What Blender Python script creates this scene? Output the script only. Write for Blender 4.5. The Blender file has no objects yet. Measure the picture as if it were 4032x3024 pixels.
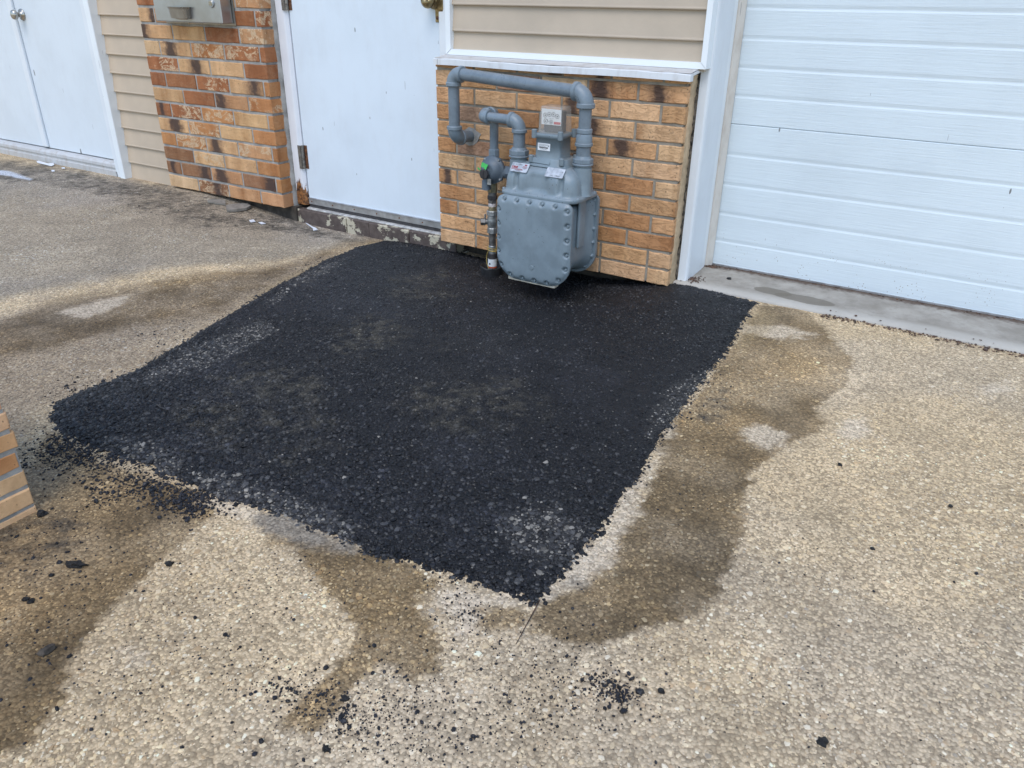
import bpy, math, random
import numpy as np
from mathutils import Vector, Matrix

random.seed(7)
rng = np.random.default_rng(11)
scene = bpy.context.scene
COL = scene.collection

# ------------------------------------------------------------------ camera, sky, sun, exposure
F_PX = 3028.0
PITCH, YAW, ROLL = (math.radians(a) for a in (26.8475, 31.9043, -0.7084))
CAM = np.array([0.0, 0.0, 1.0])
_f = np.array([-math.sin(YAW) * math.cos(PITCH), math.cos(YAW) * math.cos(PITCH), -math.sin(PITCH)])
_r = np.array([math.cos(YAW), math.sin(YAW), 0.0])
_d = np.cross(_f, _r)
_c, _s = math.cos(ROLL), math.sin(ROLL)
RT, DN, FW = _c * _r + _s * _d, -_s * _r + _c * _d, _f
cam_data = bpy.data.cameras.new("camera")
cam_data.sensor_width = 36.0
cam_data.lens = F_PX / 4032.0 * 36.0
cam_data.clip_start = 0.02
cam_data.clip_end = 500.0
cam = bpy.data.objects.new("camera", cam_data)
COL.objects.link(cam)
cam.matrix_world = Matrix(((RT[0], -DN[0], -FW[0], CAM[0]), (RT[1], -DN[1], -FW[1], CAM[1]),
                           (RT[2], -DN[2], -FW[2], CAM[2]), (0, 0, 0, 1)))
scene.camera = cam

SUN_EL, SUN_AZ = math.radians(58), math.radians(168)      # azimuth clockwise from +Y
world = bpy.data.worlds.new("World")
scene.world = world
world.use_nodes = True
wn = world.node_tree
wn.nodes.clear()
sky = wn.nodes.new("ShaderNodeTexSky")
sky.sky_type = 'NISHITA'
sky.sun_disc = False
sky.sun_elevation = SUN_EL
sky.sun_rotation = SUN_AZ
sky.air_density = 1.2
sky.dust_density = 0.8
sky.ozone_density = 2.0
bg = wn.nodes.new("ShaderNodeBackground")
bg.inputs["Strength"].default_value = 0.15
wo = wn.nodes.new("ShaderNodeOutputWorld")
wn.links.new(sky.outputs[0], bg.inputs[0])
wn.links.new(bg.outputs[0], wo.inputs[0])

sun_data = bpy.data.lights.new("sun", 'SUN')
sun_data.energy = 1.05
sun_data.angle = math.radians(38)
sun_data.color = (1.0, 0.98, 0.95)
sun = bpy.data.objects.new("sun", sun_data)
COL.objects.link(sun)
_sd = Vector((math.sin(SUN_AZ) * math.cos(SUN_EL), math.cos(SUN_AZ) * math.cos(SUN_EL), math.sin(SUN_EL)))
sun.rotation_euler = _sd.to_track_quat('Z', 'Y').to_euler()

vs = scene.view_settings
scene.display_settings.display_device = 'sRGB'
vs.view_transform = 'Standard'
vs.look = 'None'
vs.exposure = 0.62
vs.gamma = 1.0
vs.use_curve_mapping = False
scene.render.filter_size = 1.1

# ------------------------------------------------------------------ from a point of the photograph to a point of the place
def ray(px, py):
    return RT * (px - 2016.0) + DN * (py - 1512.0) + FW * F_PX

def at_y(px, py, Y):
    r = ray(px, py)
    return CAM + r * ((Y - CAM[1]) / r[1])

def at_x(px, py, X):
    r = ray(px, py)
    return CAM + r * ((X - CAM[0]) / r[0])

def smooth(a, b, x):
    t = np.clip((np.asarray(x, float) - a) / (b - a), 0, 1)
    return t * t * (3 - 2 * t)

def ground_z(x, y):
    """the drive dips a little towards the door step and the brick panel"""
    x = np.asarray(x, float); y = np.asarray(y, float)
    g = smooth(-3.75, -2.85, x) * (1 - smooth(-1.35, -0.90, x)) * smooth(1.75, 2.62, y)
    return -0.072 * g

def gnd(px, py):
    z = 0.0
    r = ray(px, py)
    for _ in range(12):
        p = CAM + r * ((z - CAM[2]) / r[2])
        z = float(ground_z(p[0], p[1]))
    return p

def gpoly(pts, k=4032 / 2212):
    return np.array([gnd(x * k, y * k)[:2] for x, y in pts])

# ------------------------------------------------------------------ numpy noise and polygon distance
_lat = np.random.default_rng(5).random((256, 256))
def vnoise(x, y):
    xi = np.floor(x).astype(int); yi = np.floor(y).astype(int)
    fx = x - xi; fy = y - yi
    fx = fx * fx * (3 - 2 * fx); fy = fy * fy * (3 - 2 * fy)
    a = _lat[xi & 255, yi & 255]; b = _lat[(xi + 1) & 255, yi & 255]
    c = _lat[xi & 255, (yi + 1) & 255]; d = _lat[(xi + 1) & 255, (yi + 1) & 255]
    return (a * (1 - fx) + b * fx) * (1 - fy) + (c * (1 - fx) + d * fx) * fy

def fbm(x, y, s, o=4):
    x = np.asarray(x, float) * s + 31.7; y = np.asarray(y, float) * s + 77.1
    v = 0; a = 0.5; t = 0
    for k in range(o):
        v = v + a * vnoise(x, y); t += a
        x = x * 2.03 + 11.3; y = y * 2.03 + 5.9; a *= 0.5
    return v / t - 0.5

def psd(poly, x, y):
    """signed distance to a polygon, positive inside"""
    x = np.asarray(x, float); y = np.asarray(y, float)
    d = np.full(x.shape, 1e9); ins = np.zeros(x.shape, bool)
    n = len(poly)
    for i in range(n):
        ax, ay = poly[i]; bx, by = poly[(i + 1) % n]
        ex, ey = bx - ax, by - ay
        t = np.clip(((x - ax) * ex + (y - ay) * ey) / (ex * ex + ey * ey + 1e-12), 0, 1)
        d = np.minimum(d, (x - ax - t * ex) ** 2 + (y - ay - t * ey) ** 2)
        cond = ((ay > y) != (by > y))
        with np.errstate(divide='ignore', invalid='ignore'):
            xc = (bx - ax) * (y - ay) / (by - ay + 1e-15) + ax
        ins ^= cond & (x < xc)
    d = np.sqrt(d)
    return np.where(ins, d, -d)

# ------------------------------------------------------------------ mesh collecting
class MB:
    def __init__(self):
        self.v = []; self.f = []; self.sm = []
    def add(self, vs_, fs, smooth_=False):
        o = len(self.v)
        self.v.extend([tuple(float(c) for c in p) for p in vs_])
        self.f.extend([tuple(i + o for i in f) for f in fs])
        self.sm.extend([smooth_] * len(fs))
        return self
    def box(self, x0, x1, y0, y1, z0, z1, b=0.0):
        if b <= 0:
            v = [(x, y, z) for z in (z0, z1) for y in (y0, y1) for x in (x0, x1)]
            return self.add(v, [(0, 2, 3, 1), (4, 5, 7, 6), (0, 1, 5, 4), (2, 6, 7, 3), (0, 4, 6, 2), (1, 3, 7, 5)])
        lo = (x0, y0, z0); hi = (x1, y1, z1)
        v = []; idx = {}
        for cx in (0, 1):
            for cy in (0, 1):
                for cz in (0, 1):
                    c = (cx, cy, cz)
                    for ax in range(3):
                        p = []
                        for k in range(3):
                            e = lo[k] if c[k] == 0 else hi[k]
                            if k != ax:
                                e = e + (b if c[k] == 0 else -b)
                            p.append(e)
                        idx[(c, ax)] = len(v); v.append(p)
        f = []
        for ax in range(3):
            u, w = [k for k in range(3) if k != ax]
            for s in (0, 1):
                q = []
                for (a, d) in ((0, 0), (1, 0), (1, 1), (0, 1)):
                    c = [0, 0, 0]; c[ax] = s; c[u] = a; c[w] = d
                    q.append(idx[(tuple(c), ax)])
                f.append(tuple(q))
        for ax in range(3):
            u, w = [k for k in range(3) if k != ax]
            for a in (0, 1):
                for d in (0, 1):
                    c0 = [0, 0, 0]; c0[u] = a; c0[w] = d; c1 = list(c0); c1[ax] = 1
                    c0 = tuple(c0); c1 = tuple(c1)
                    f.append((idx[(c0, u)], idx[(c1, u)], idx[(c1, w)], idx[(c0, w)]))
        for c in [(a, b_, d) for a in (0, 1) for b_ in (0, 1) for d in (0, 1)]:
            f.append(tuple(idx[(c, k)] for k in range(3)))
        return self.add(v, f)
    def tube(self, pts, rad, n=16, cap=True, smooth_=True, twist=0.0):
        pts = [Vector(p) for p in pts]
        if not hasattr(rad, '__len__'):
            rad = [rad] * len(pts)
        v = []; f = []
        nrm = None
        for i, p in enumerate(pts):
            if i == 0: t = pts[1] - pts[0]
            elif i == len(pts) - 1: t = pts[-1] - pts[-2]
            else: t = (pts[i + 1] - p).normalized() + (p - pts[i - 1]).normalized()
            if t.length < 1e-9: t = Vector((0, 0, 1))
            t.normalize()
            if nrm is None:
                a = Vector((0, -1, 0)) if abs(t.y) < 0.9 else Vector((1, 0, 0))
                nrm = (a - t * a.dot(t)).normalized()
            else:
                nrm = (nrm - t * nrm.dot(t)).normalized()
            bi = t.cross(nrm)
            for k in range(n):
                an = 2 * math.pi * k / n + twist
                v.append(p + (nrm * math.cos(an) + bi * math.sin(an)) * rad[i])
        for i in range(len(pts) - 1):
            for k in range(n):
                a = i * n + k; b = i * n + (k + 1) % n
                f.append((a, b, b + n, a + n))
        self.add(v, f, smooth_)
        if cap:
            m = len(pts)
            self.add([v[k] for k in range(n)], [tuple(reversed(range(n)))])
            self.add([v[(m - 1) * n + k] for k in range(n)], [tuple(range(n))])
        return self
    def cyl(self, p0, p1, r, n=16, b=0.0, r1=None, smooth_=True, twist=0.0):
        """a cylinder with chamfered rims: rings are doubled so the rims stay crisp"""
        p0 = Vector(p0); p1 = Vector(p1); r1 = r if r1 is None else r1
        d = (p1 - p0).normalized()
        if b > 0:
            self.tube([p0 + d * b, p1 - d * b], [r, r1], n, False, smooth_, twist)
            self.tube([p0, p0 + d * b], [max(r - b, 1e-4), r], n, False, smooth_, twist)
            self.tube([p1 - d * b, p1], [r1, max(r1 - b, 1e-4)], n, False, smooth_, twist)
            self.tube([p0, p0 + d * 1e-5], [max(r - b, 1e-4)] * 2, n, True, smooth_, twist)
            self.tube([p1 - d * 1e-5, p1], [max(r1 - b, 1e-4)] * 2, n, True, smooth_, twist)
        else:
            self.tube([p0, p1], [r, r1], n, True, smooth_, twist)
        return self
    def loft(self, rings, cap0=True, cap1=True, smooth_=True):
        n = len(rings[0]); v = [p for r in rings for p in r]; f = []
        for i in range(len(rings) - 1):
            for k in range(n):
                a = i * n + k; b = i * n + (k + 1) % n
                f.append((a, b, b + n, a + n))
        self.add(v, f, smooth_)
        if cap0: self.add(rings[0], [tuple(reversed(range(n)))])
        if cap1: self.add(rings[-1], [tuple(range(n))])
        return self
    def mesh(self, name):
        me = bpy.data.meshes.new(name)
        me.from_pydata(self.v, [], self.f)
        me.polygons.foreach_set("use_smooth", self.sm)
        me.update()
        return me

def fix_normals(me):
    import bmesh
    bm = bmesh.new(); bm.from_mesh(me)
    bmesh.ops.recalc_face_normals(bm, faces=bm.faces)
    bm.to_mesh(me); bm.free()

def link(name, me, parent=None, mat=None, loc=None):
    o = bpy.data.objects.new(name, me)
    COL.objects.link(o)
    if mat is not None and me is not None and len(me.materials) == 0:
        me.materials.append(mat)
    if loc is not None: o.location = loc
    if parent is not None: o.parent = parent
    return o

def part(name, mb, mat, parent=None, label=None, kind=None, fix=True):
    me = mb.mesh(name)
    if fix: fix_normals(me)
    o = link(name, me, parent, mat)
    if label: o["label"] = label
    if kind: o["kind"] = kind
    return o

def thing(name, label, cat, group=None):
    o = bpy.data.objects.new(name, None)
    o.empty_display_size = 0.1
    COL.objects.link(o)
    tag(o, label, cat, group)
    return o

def tag(o, label=None, cat=None, group=None, kind=None):
    if label: o["label"] = label
    if cat: o["category"] = cat
    if group: o["group"] = group
    if kind: o["kind"] = kind
    elif cat: o["kind"] = "thing"
    return o

# ------------------------------------------------------------------ materials
def new_mat(name):
    m = bpy.data.materials.new(name); m.use_nodes = True
    nt = m.node_tree; nt.nodes.clear()
    out = nt.nodes.new("ShaderNodeOutputMaterial")
    b = nt.nodes.new("ShaderNodeBsdfPrincipled")
    nt.links.new(b.outputs[0], out.inputs[0])
    return m, nt, b

class N:
    """small node-writing helper"""
    def __init__(self, nt): self.nt = nt
    def n(self, typ, **kw):
        x = self.nt.nodes.new(typ)
        for k, v in kw.items(): setattr(x, k, v)
        return x
    def l(self, a, b): self.nt.links.new(a, b)
    def val(self, sock, v):
        if hasattr(v, "is_output") or isinstance(v, bpy.types.NodeSocket): self.l(v, sock)
        else: sock.default_value = v
    def math(self, op, a, b=None, c=None, clamp=False):
        x = self.n("ShaderNodeMath", operation=op); x.use_clamp = clamp
        self.val(x.inputs[0], a)
        if b is not None: self.val(x.inputs[1], b)
        if c is not None: self.val(x.inputs[2], c)
        return x.outputs[0]
    def mix(self, fac, a, b, mode='MIX'):
        x = self.n("ShaderNodeMix", data_type='RGBA', blend_type=mode)
        self.val(x.inputs[0], fac)
        for s, v in ((x.inputs[6], a), (x.inputs[7], b)):
            if isinstance(v, bpy.types.NodeSocket): self.l(v, s)
            else: s.default_value = (*v[:3], 1)
        return x.outputs[2]
    def ramp(self, fac, lo, hi, a=0.0, b=1.0):
        x = self.n("ShaderNodeMapRange"); x.interpolation_type = 'SMOOTHSTEP'
        self.val(x.inputs[0], fac)
        x.inputs[1].default_value = lo; x.inputs[2].default_value = hi
        x.inputs[3].default_value = a; x.inputs[4].default_value = b
        return x.outputs[0]
    def noise(self, vec, scale, detail=3.0, rough=0.55, dist=0.0):
        x = self.n("ShaderNodeTexNoise")
        if vec is not None: self.l(vec, x.inputs["Vector"])
        x.inputs["Scale"].default_value = scale
        x.inputs["Detail"].default_value = detail
        x.inputs["Roughness"].default_value = rough
        x.inputs["Distortion"].default_value = dist
        return x.outputs[0]
    def voro(self, vec, scale, feature='F1', out=0):
        x = self.n("ShaderNodeTexVoronoi", feature=feature)
        if vec is not None: self.l(vec, x.inputs["Vector"])
        x.inputs["Scale"].default_value = scale
        return x.outputs[out]
    def mapping(self, vec, scale=(1, 1, 1), loc=(0, 0, 0), rot=(0, 0, 0)):
        x = self.n("ShaderNodeMapping")
        self.l(vec, x.inputs[0])
        x.inputs[1].default_value = loc; x.inputs[2].default_value = rot; x.inputs[3].default_value = scale
        return x.outputs[0]
    def coord(self, which="Object"):
        return self.n("ShaderNodeTexCoord").outputs[which]
    def pos(self):
        return self.n("ShaderNodeNewGeometry").outputs["Position"]
    def attr(self, name, out="Fac", typ='GEOMETRY'):
        x = self.n("ShaderNodeAttribute"); x.attribute_name = name; x.attribute_type = typ
        return x.outputs[out]
    def bump(self, h, strength, dist, bsdf, prev=None):
        x = self.n("ShaderNodeBump")
        x.inputs["Strength"].default_value = strength; x.inputs["Distance"].default_value = dist
        self.l(h, x.inputs["Height"])
        if prev is not None: self.l(prev, x.inputs["Normal"])
        if bsdf is not None: self.l(x.outputs[0], bsdf.inputs["Normal"])
        return x.outputs[0]

def simple(name, col, rough=0.5, metal=0.0, var=0.12, scale=18.0, bump=0.0, bscale=250.0, spec=0.5, coat=0.0):
    m, nt, b = new_mat(name); w = N(nt)
    p = w.coord()
    n1 = w.noise(p, scale, 4)
    dark = tuple(c * (1 - var * 1.6) for c in col); lite = tuple(min(1, c * (1 + var)) for c in col)
    w.l(w.mix(w.ramp(n1, 0.3, 0.7), dark, lite), b.inputs["Base Color"])
    w.l(w.ramp(n1, 0.2, 0.8, max(0.02, rough - 0.08), min(1, rough + 0.08)), b.inputs["Roughness"])
    b.inputs["Metallic"].default_value = metal
    b.inputs["Specular IOR Level"].default_value = spec
    if coat: b.inputs["Coat Weight"].default_value = coat
    if bump:
        w.bump(w.noise(p, bscale, 3), 1.0, bump, b)
    return m

def white_paint(name, col, rough, flecks=True, grain=None, dirt=0.0, fleck_scale=26.0, splash=0.0):
    """painted metal: faint cloudy soiling, dark flecks and short scratches"""
    m, nt, b = new_mat(name); w = N(nt)
    p = w.pos()
    cl = w.noise(p, 3.5, 5, 0.6)
    c = w.mix(w.ramp(cl, 0.35, 0.75), col, tuple(x * 0.93 for x in col))
    if flecks:
        q = w.mapping(p, (1.0, 1.0, 0.30), rot=(0.0, 0.12, 0.0))
        v = w.n("ShaderNodeTexVoronoi"); w.l(q, v.inputs["Vector"]); v.inputs["Scale"].default_value = fleck_scale
        sep = w.n("ShaderNodeSeparateColor"); w.l(v.outputs["Color"], sep.inputs[0])
        size = w.math('MULTIPLY', w.ramp(sep.outputs[0], 0.70, 1.0), 0.105)
        fl = w.math('LESS_THAN', v.outputs["Distance"], size)
        pick = w.math('GREATER_THAN', w.noise(p, 4.3, 2), 0.44)
        fl = w.math('MULTIPLY', fl, pick)
        c = w.mix(w.math('MULTIPLY', fl, 0.8), c, (0.10, 0.09, 0.085))
        rot = w.mapping(p, (34, 34, 3.2), rot=(0.0, 0.42, 0.0))
        sc = w.voro(rot, 1.0)
        sm = w.math('MULTIPLY', w.math('LESS_THAN', sc, 0.075), w.math('GREATER_THAN', w.noise(p, 6.1, 2), 0.56))
        c = w.mix(w.math('MULTIPLY', sm, 0.45), c, (0.16, 0.15, 0.15))
    if dirt:
        dn = w.noise(w.mapping(p, (6, 6, 2)), 4.0, 6, 0.65)
        c = w.mix(w.math('MULTIPLY', w.ramp(dn, 0.45, 0.75), dirt), c, (0.34, 0.27, 0.20))
    if splash:      # mud specks thrown up from the drive
        sz = w.n("ShaderNodeSeparateXYZ"); w.l(p, sz.inputs[0])
        sp_ = w.voro(p, 95)
        low = w.ramp(sz.outputs[2], 0.01, splash, 0.20, 0.02)
        sm = w.math('MULTIPLY', w.math('LESS_THAN', sp_, low), w.math('GREATER_THAN', w.noise(p, 13, 3), 0.52))
        c = w.mix(w.math('MULTIPLY', sm, 0.6), c, (0.22, 0.17, 0.12))
    w.l(c, b.inputs["Base Color"])
    b.inputs["Roughness"].default_value = rough
    if grain:
        g = w.noise(w.mapping(p, grain), 1.0, 5, 0.6)
        w.bump(g, 0.5, 0.0022, b)
    else:
        w.bump(w.noise(p, 60, 3), 0.12, 0.001, b)
    return m

def brick_mat(name, swirl_amt, bumps):
    m, nt, b = new_mat(name); w = N(nt)
    oi = w.n("ShaderNodeObjectInfo")
    gen = w.coord("Generated"); ob = w.coord("Object")
    off = w.n("ShaderNodeCombineXYZ")
    w.l(w.math('MULTIPLY', oi.outputs["Random"], 37.0), off.inputs[0])
    w.l(w.math('MULTIPLY', oi.outputs["Random"], 91.0), off.inputs[2])
    ad = w.n("ShaderNodeVectorMath", operation='ADD'); w.l(ob, ad.inputs[0]); w.l(off.outputs[0], ad.inputs[1])
    p = ad.outputs[0]
    sx = w.n("ShaderNodeSeparateXYZ"); w.l(gen, sx.inputs[0])
    u = sx.outputs[0]
    base = oi.outputs["Color"]
    # flashing: soft vertical bands, lighter and darker
    bands = w.noise(w.mapping(p, (16, 16, 4)), 1.0, 3, 0.5)
    c = w.mix(w.ramp(bands, 0.42, 0.72, 0, 0.8), base, w.mix(1.0, base, (1.28, 1.33, 1.38), 'MULTIPLY'))
    c = w.mix(w.ramp(bands, 0.48, 0.25, 0, 0.75), c, w.mix(1.0, base, (0.72, 0.60, 0.50), 'MULTIPLY'))
    grain = w.noise(p, 120, 5, 0.65)
    c = w.mix(w.ramp(grain, 0.35, 0.7, 0.0, 0.22), c, w.mix(1.0, c, (0.62, 0.55, 0.48), 'MULTIPLY'))
    # pale slurry swirls
    warp = w.noise(w.mapping(p, (12, 12, 19)), 1.0, 4, 0.6, 2.2)
    vein = w.ramp(w.math('ABSOLUTE', w.math('SUBTRACT', w.noise(p, 30, 3, 0.55, 2.0), 0.5)), 0.012, 0.045)
    sw = w.math('MULTIPLY', w.math('MULTIPLY', w.ramp(warp, 0.47, 0.53), vein), w.ramp(w.noise(p, 9, 2), 0.40, 0.50))
    swa = w.math('MULTIPLY', sw, w.math('MULTIPLY', w.math('ADD', w.n("ShaderNodeObjectInfo").outputs["Object Index"], 0.12), swirl_amt), clamp=True)
    c = w.mix(w.math('MULTIPLY', swa, 0.85), c, (0.64, 0.47, 0.30))
    # dark flash mark across the brick; alpha of the object colour is its position along the brick
    pos = oi.outputs["Alpha"]
    dist = w.math('ABSOLUTE', w.math('SUBTRACT', u, pos))
    wob = w.math('MULTIPLY', w.math('SUBTRACT', w.noise(w.mapping(p, (24, 24, 30)), 1.0, 5, 0.65), 0.5), 0.46)
    wid = w.math('MULTIPLY', w.math('SUBTRACT', oi.outputs["Random"], 0.5), 0.07)
    dm = w.ramp(w.math('ADD', w.math('ADD', dist, wob), wid), 0.21, 0.05)
    c = w.mix(w.math('MULTIPLY', w.math('MULTIPLY', w.ramp(w.math('ADD', dist, wob), 0.36, 0.14), 0.5), w.math('GREATER_THAN', pos, 0.001)), c, (0.19, 0.10, 0.06))
    dm = w.math('MULTIPLY', dm, w.math('GREATER_THAN', pos, 0.001))
    c = w.mix(w.math('MULTIPLY', dm, 0.86), c, (0.060, 0.040, 0.036))
    # small pits and dark specks
    pit = w.voro(w.mapping(p, (1.5, 1.5, 0.7)), 95)
    pick = w.ramp(w.noise(p, 45, 2), 0.50, 0.62)
    pm = w.math('MULTIPLY', w.ramp(pit, 0.26, 0.12), pick)
    c = w.mix(w.math('MULTIPLY', pm, 0.72), c, (0.075, 0.042, 0.026))
    w.l(c, b.inputs["Base Color"])
    b.inputs["Roughness"].default_value = 0.82
    b.inputs["Specular IOR Level"].default_value = 0.3
    wr = w.noise(w.mapping(p, (18, 18, 46)), 1.0, 5, 0.62, 1.4)
    crk = w.ramp(w.math('ABSOLUTE', w.math('SUBTRACT', wr, 0.5)), 0.0, 0.045)
    h = w.math('ADD', w.math('MULTIPLY', crk, 0.8), w.math('MULTIPLY', w.noise(p, 140, 4), 0.7))
    h = w.math('SUBTRACT', h, pm)
    w.bump(h, bumps, 0.0022, b)
    return m

def mortar_mat(name, col):
    m, nt, b = new_mat(name); w = N(nt); p = w.pos()
    n1 = w.noise(p, 22, 5, 0.6)
    c = w.mix(w.ramp(n1, 0.3, 0.7), tuple(x * 0.75 for x in col), tuple(x * 1.15 for x in col))
    w.l(c, b.inputs["Base Color"]); b.inputs["Roughness"].default_value = 0.95
    b.inputs["Specular IOR Level"].default_value = 0.2
    w.bump(w.noise(p, 160, 5, 0.7), 1.0, 0.0022, b)
    return m

M = {}
M['brick_red'] = brick_mat("mottled_orange_brick", 1.0, 0.55)
M['brick_tan'] = brick_mat("tan_wrinkled_brick", 0.35, 0.80)
M['brick_plain'] = brick_mat("plain_cream_orange_brick", 0.0, 0.22)
M['mortar'] = mortar_mat("grey_mortar", (0.37, 0.355, 0.33))
M['mortar_tan'] = mortar_mat("warm_mortar", (0.31, 0.275, 0.225))
M['smear'] = mortar_mat("tan_mortar_smear", (0.56, 0.42, 0.27))
M['door_white'] = white_paint("door_white_paint", (0.71, 0.785, 0.855), 0.38, dirt=0.05)
M['frame_white'] = white_paint("frame_white_paint", (0.75, 0.79, 0.825), 0.40, dirt=0.08)
M['trim_white'] = white_paint("trim_white_vinyl", (0.82, 0.86, 0.88), 0.35, fleck_scale=34)
M['trim_scuffed'] = white_paint("sill_white_scuffed", (0.74, 0.76, 0.78), 0.38, dirt=0.30, fleck_scale=22)
M['sill_dirty'] = white_paint("sill_top_soiled", (0.56, 0.54, 0.52), 0.5, dirt=0.6, fleck_scale=30)
M['store_white'] = white_paint("store_door_white_paint", (0.70, 0.755, 0.80), 0.45, dirt=0.05, fleck_scale=14)
M['thresh_white'] = white_paint("worn_white_threshold", (0.52, 0.52, 0.52), 0.6, dirt=0.5)
M['garage_white'] = white_paint("embossed_white_steel", (0.67, 0.75, 0.795), 0.42, splash=0.30, grain=(9, 9, 210), fleck_scale=17)
M['stop_beige'] = white_paint("soiled_weather_stop", (0.66, 0.62, 0.56), 0.55, dirt=0.4)
M['vinyl'] = simple("beige_vinyl_siding", (0.53, 0.425, 0.315), 0.55, var=0.05, scale=5, bump=0.0004, bscale=120)
M['vinyl2'] = simple("grey_beige_vinyl_siding", (0.49, 0.405, 0.31), 0.55, var=0.05, scale=5, bump=0.0004, bscale=120)
M['alu'] = simple("anodised_aluminium", (0.52, 0.53, 0.55), 0.38, 0.75, 0.10, 30)
M['alu_worn'] = simple("worn_aluminium_threshold", (0.60, 0.59, 0.57), 0.5, 0.35, 0.16, 40)
M['steel'] = simple("brushed_stainless_steel", (0.43, 0.44, 0.45), 0.34, 0.85, 0.08, 9)
M['steel_dark'] = simple("shaded_stainless_steel", (0.36, 0.35, 0.33), 0.30, 0.9, 0.1, 9)
M['hinge'] = simple("tarnished_hinge_metal", (0.24, 0.225, 0.20), 0.5, 0.6, 0.25, 60)
M['rust'] = simple("rusty_steel", (0.15, 0.065, 0.03), 0.85, 0.0, 0.4, 80, 0.0006)
M['brass'] = simple("aged_brass", (0.30, 0.23, 0.12), 0.33, 0.85, 0.3, 40)
M['nickel'] = simple("dull_nickel", (0.45, 0.43, 0.39), 0.28, 0.9, 0.12, 30)
def meter_paint(name, col, rough, brush, chips):
    """brushed-on grey paint over a casting: cloudy tone, dust on it, small dark chips, brush ridges"""
    m, nt, b = new_mat(name); w = N(nt); p = w.pos()
    n1 = w.noise(p, 11, 5, 0.6); n2 = w.noise(w.mapping(p, brush), 1.0, 4, 0.6)
    c = w.mix(w.ramp(n1, 0.3, 0.7), tuple(x * 0.84 for x in col), tuple(x * 1.12 for x in col))
    c = w.mix(w.ramp(n2, 0.45, 0.8, 0, 0.30), c, tuple(min(1, x * 1.25 + 0.02) for x in col))
    nrm = w.n("ShaderNodeNewGeometry").outputs["Normal"]
    sx = w.n("ShaderNodeSeparateXYZ"); w.l(nrm, sx.inputs[0])
    dust = w.math('MULTIPLY', w.ramp(sx.outputs[2], 0.35, 0.95), w.ramp(w.noise(p, 45, 4, 0.65), 0.30, 0.75, 0.03, 0.24))
    c = w.mix(dust, c, (0.42, 0.42, 0.41))
    ch = w.math('MULTIPLY', w.math('LESS_THAN', w.voro(p, 70), 0.11), w.math('GREATER_THAN', w.noise(p, 17, 3), 1.0 - chips))
    c = w.mix(w.math('MULTIPLY', ch, 0.85), c, (0.03, 0.028, 0.027))
    rs = w.math('MULTIPLY', w.ramp(w.noise(w.mapping(p, (60, 60, 14)), 1.0, 4, 0.7), 0.66, 0.78), 0.5)
    c = w.mix(rs, c, (0.16, 0.12, 0.09))
    w.l(c, b.inputs["Base Color"])
    w.l(w.ramp(n2, 0.2, 0.8, rough - 0.10, rough + 0.12), b.inputs["Roughness"])
    w.bump(w.math('ADD', w.math('MULTIPLY', n2, 0.6), w.math('MULTIPLY', w.noise(p, 130, 3), 0.5)), 0.6, 0.0010, b)
    return m
M['meter'] = meter_paint("grey_meter_paint", (0.200, 0.250, 0.282), 0.38, (30, 30, 12), 0.46)
M['pipe'] = meter_paint("grey_pipe_paint", (0.165, 0.205, 0.24), 0.33, (60, 60, 60), 0.40)
M['fitting'] = meter_paint("grey_fitting_paint", (0.18, 0.225, 0.262), 0.40, (50, 50, 50), 0.42)
M['reg'] = simple("dark_grey_regulator_paint", (0.115, 0.145, 0.175), 0.45, 0.0, 0.1, 30)
M['black'] = simple("black_plastic", (0.022, 0.022, 0.024), 0.5, 0.0, 0.2, 30)
M['cap_dark'] = simple("dark_brown_cap", (0.045, 0.042, 0.045), 0.5, 0.0, 0.2, 30)
M['galv'] = simple("galvanised_steel", (0.40, 0.42, 0.43), 0.40, 0.7, 0.2, 60)
M['blackpipe'] = simple("bare_black_steel", (0.16, 0.155, 0.15), 0.45, 0.5, 0.25, 60)
M['brassnut'] = simple("dull_brass_fitting", (0.33, 0.29, 0.19), 0.42, 0.7, 0.2, 60)
M['tape'] = simple("white_thread_tape", (0.66, 0.60, 0.58), 0.7, 0.0, 0.2, 120)
M['yellow'] = simple("yellow_tracer_wire", (0.50, 0.36, 0.10), 0.5, 0.0, 0.1)
M['paper'] = simple("white_label_paper", (0.72, 0.74, 0.76), 0.55, 0.0, 0.04, 60)
M['plate'] = simple("bare_metal_nameplate", (0.50, 0.52, 0.54), 0.42, 0.55, 0.16, 60)
M['red'] = simple("red_print", (0.50, 0.06, 0.06), 0.5, 0.0, 0.05)
M['maroon'] = simple("maroon_print", (0.28, 0.04, 0.05), 0.5, 0.0, 0.05)
M['orange'] = simple("orange_print", (0.62, 0.12, 0.05), 0.5, 0.0, 0.05)
M['green'] = simple("green_sticker", (0.06, 0.48, 0.10), 0.5, 0.0, 0.05)
M['ink'] = simple("black_ink", (0.03, 0.03, 0.035), 0.6, 0.0, 0.05)
M['inkgrey'] = simple("grey_ink", (0.16, 0.17, 0.18), 0.6, 0.0, 0.05)
M['greenink'] = simple("dark_green_ink", (0.02, 0.16, 0.04), 0.6, 0.0, 0.05)
M['litter'] = simple("white_plastic_litter", (0.78, 0.80, 0.84), 0.4, 0.0, 0.03)
M['leaf'] = simple("brown_leaf_debris", (0.09, 0.05, 0.03), 0.9, 0.0, 0.4, 90)
M['dark_gap'] = simple("dark_dirt_filled_gap", (0.11, 0.09, 0.068), 0.95, 0.0, 0.6, 70, 0.003, 60)
M['stone'] = simple("broken_grey_mortar", (0.25, 0.225, 0.19), 0.9, 0.0, 0.15, 40, 0.001, 150)
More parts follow.
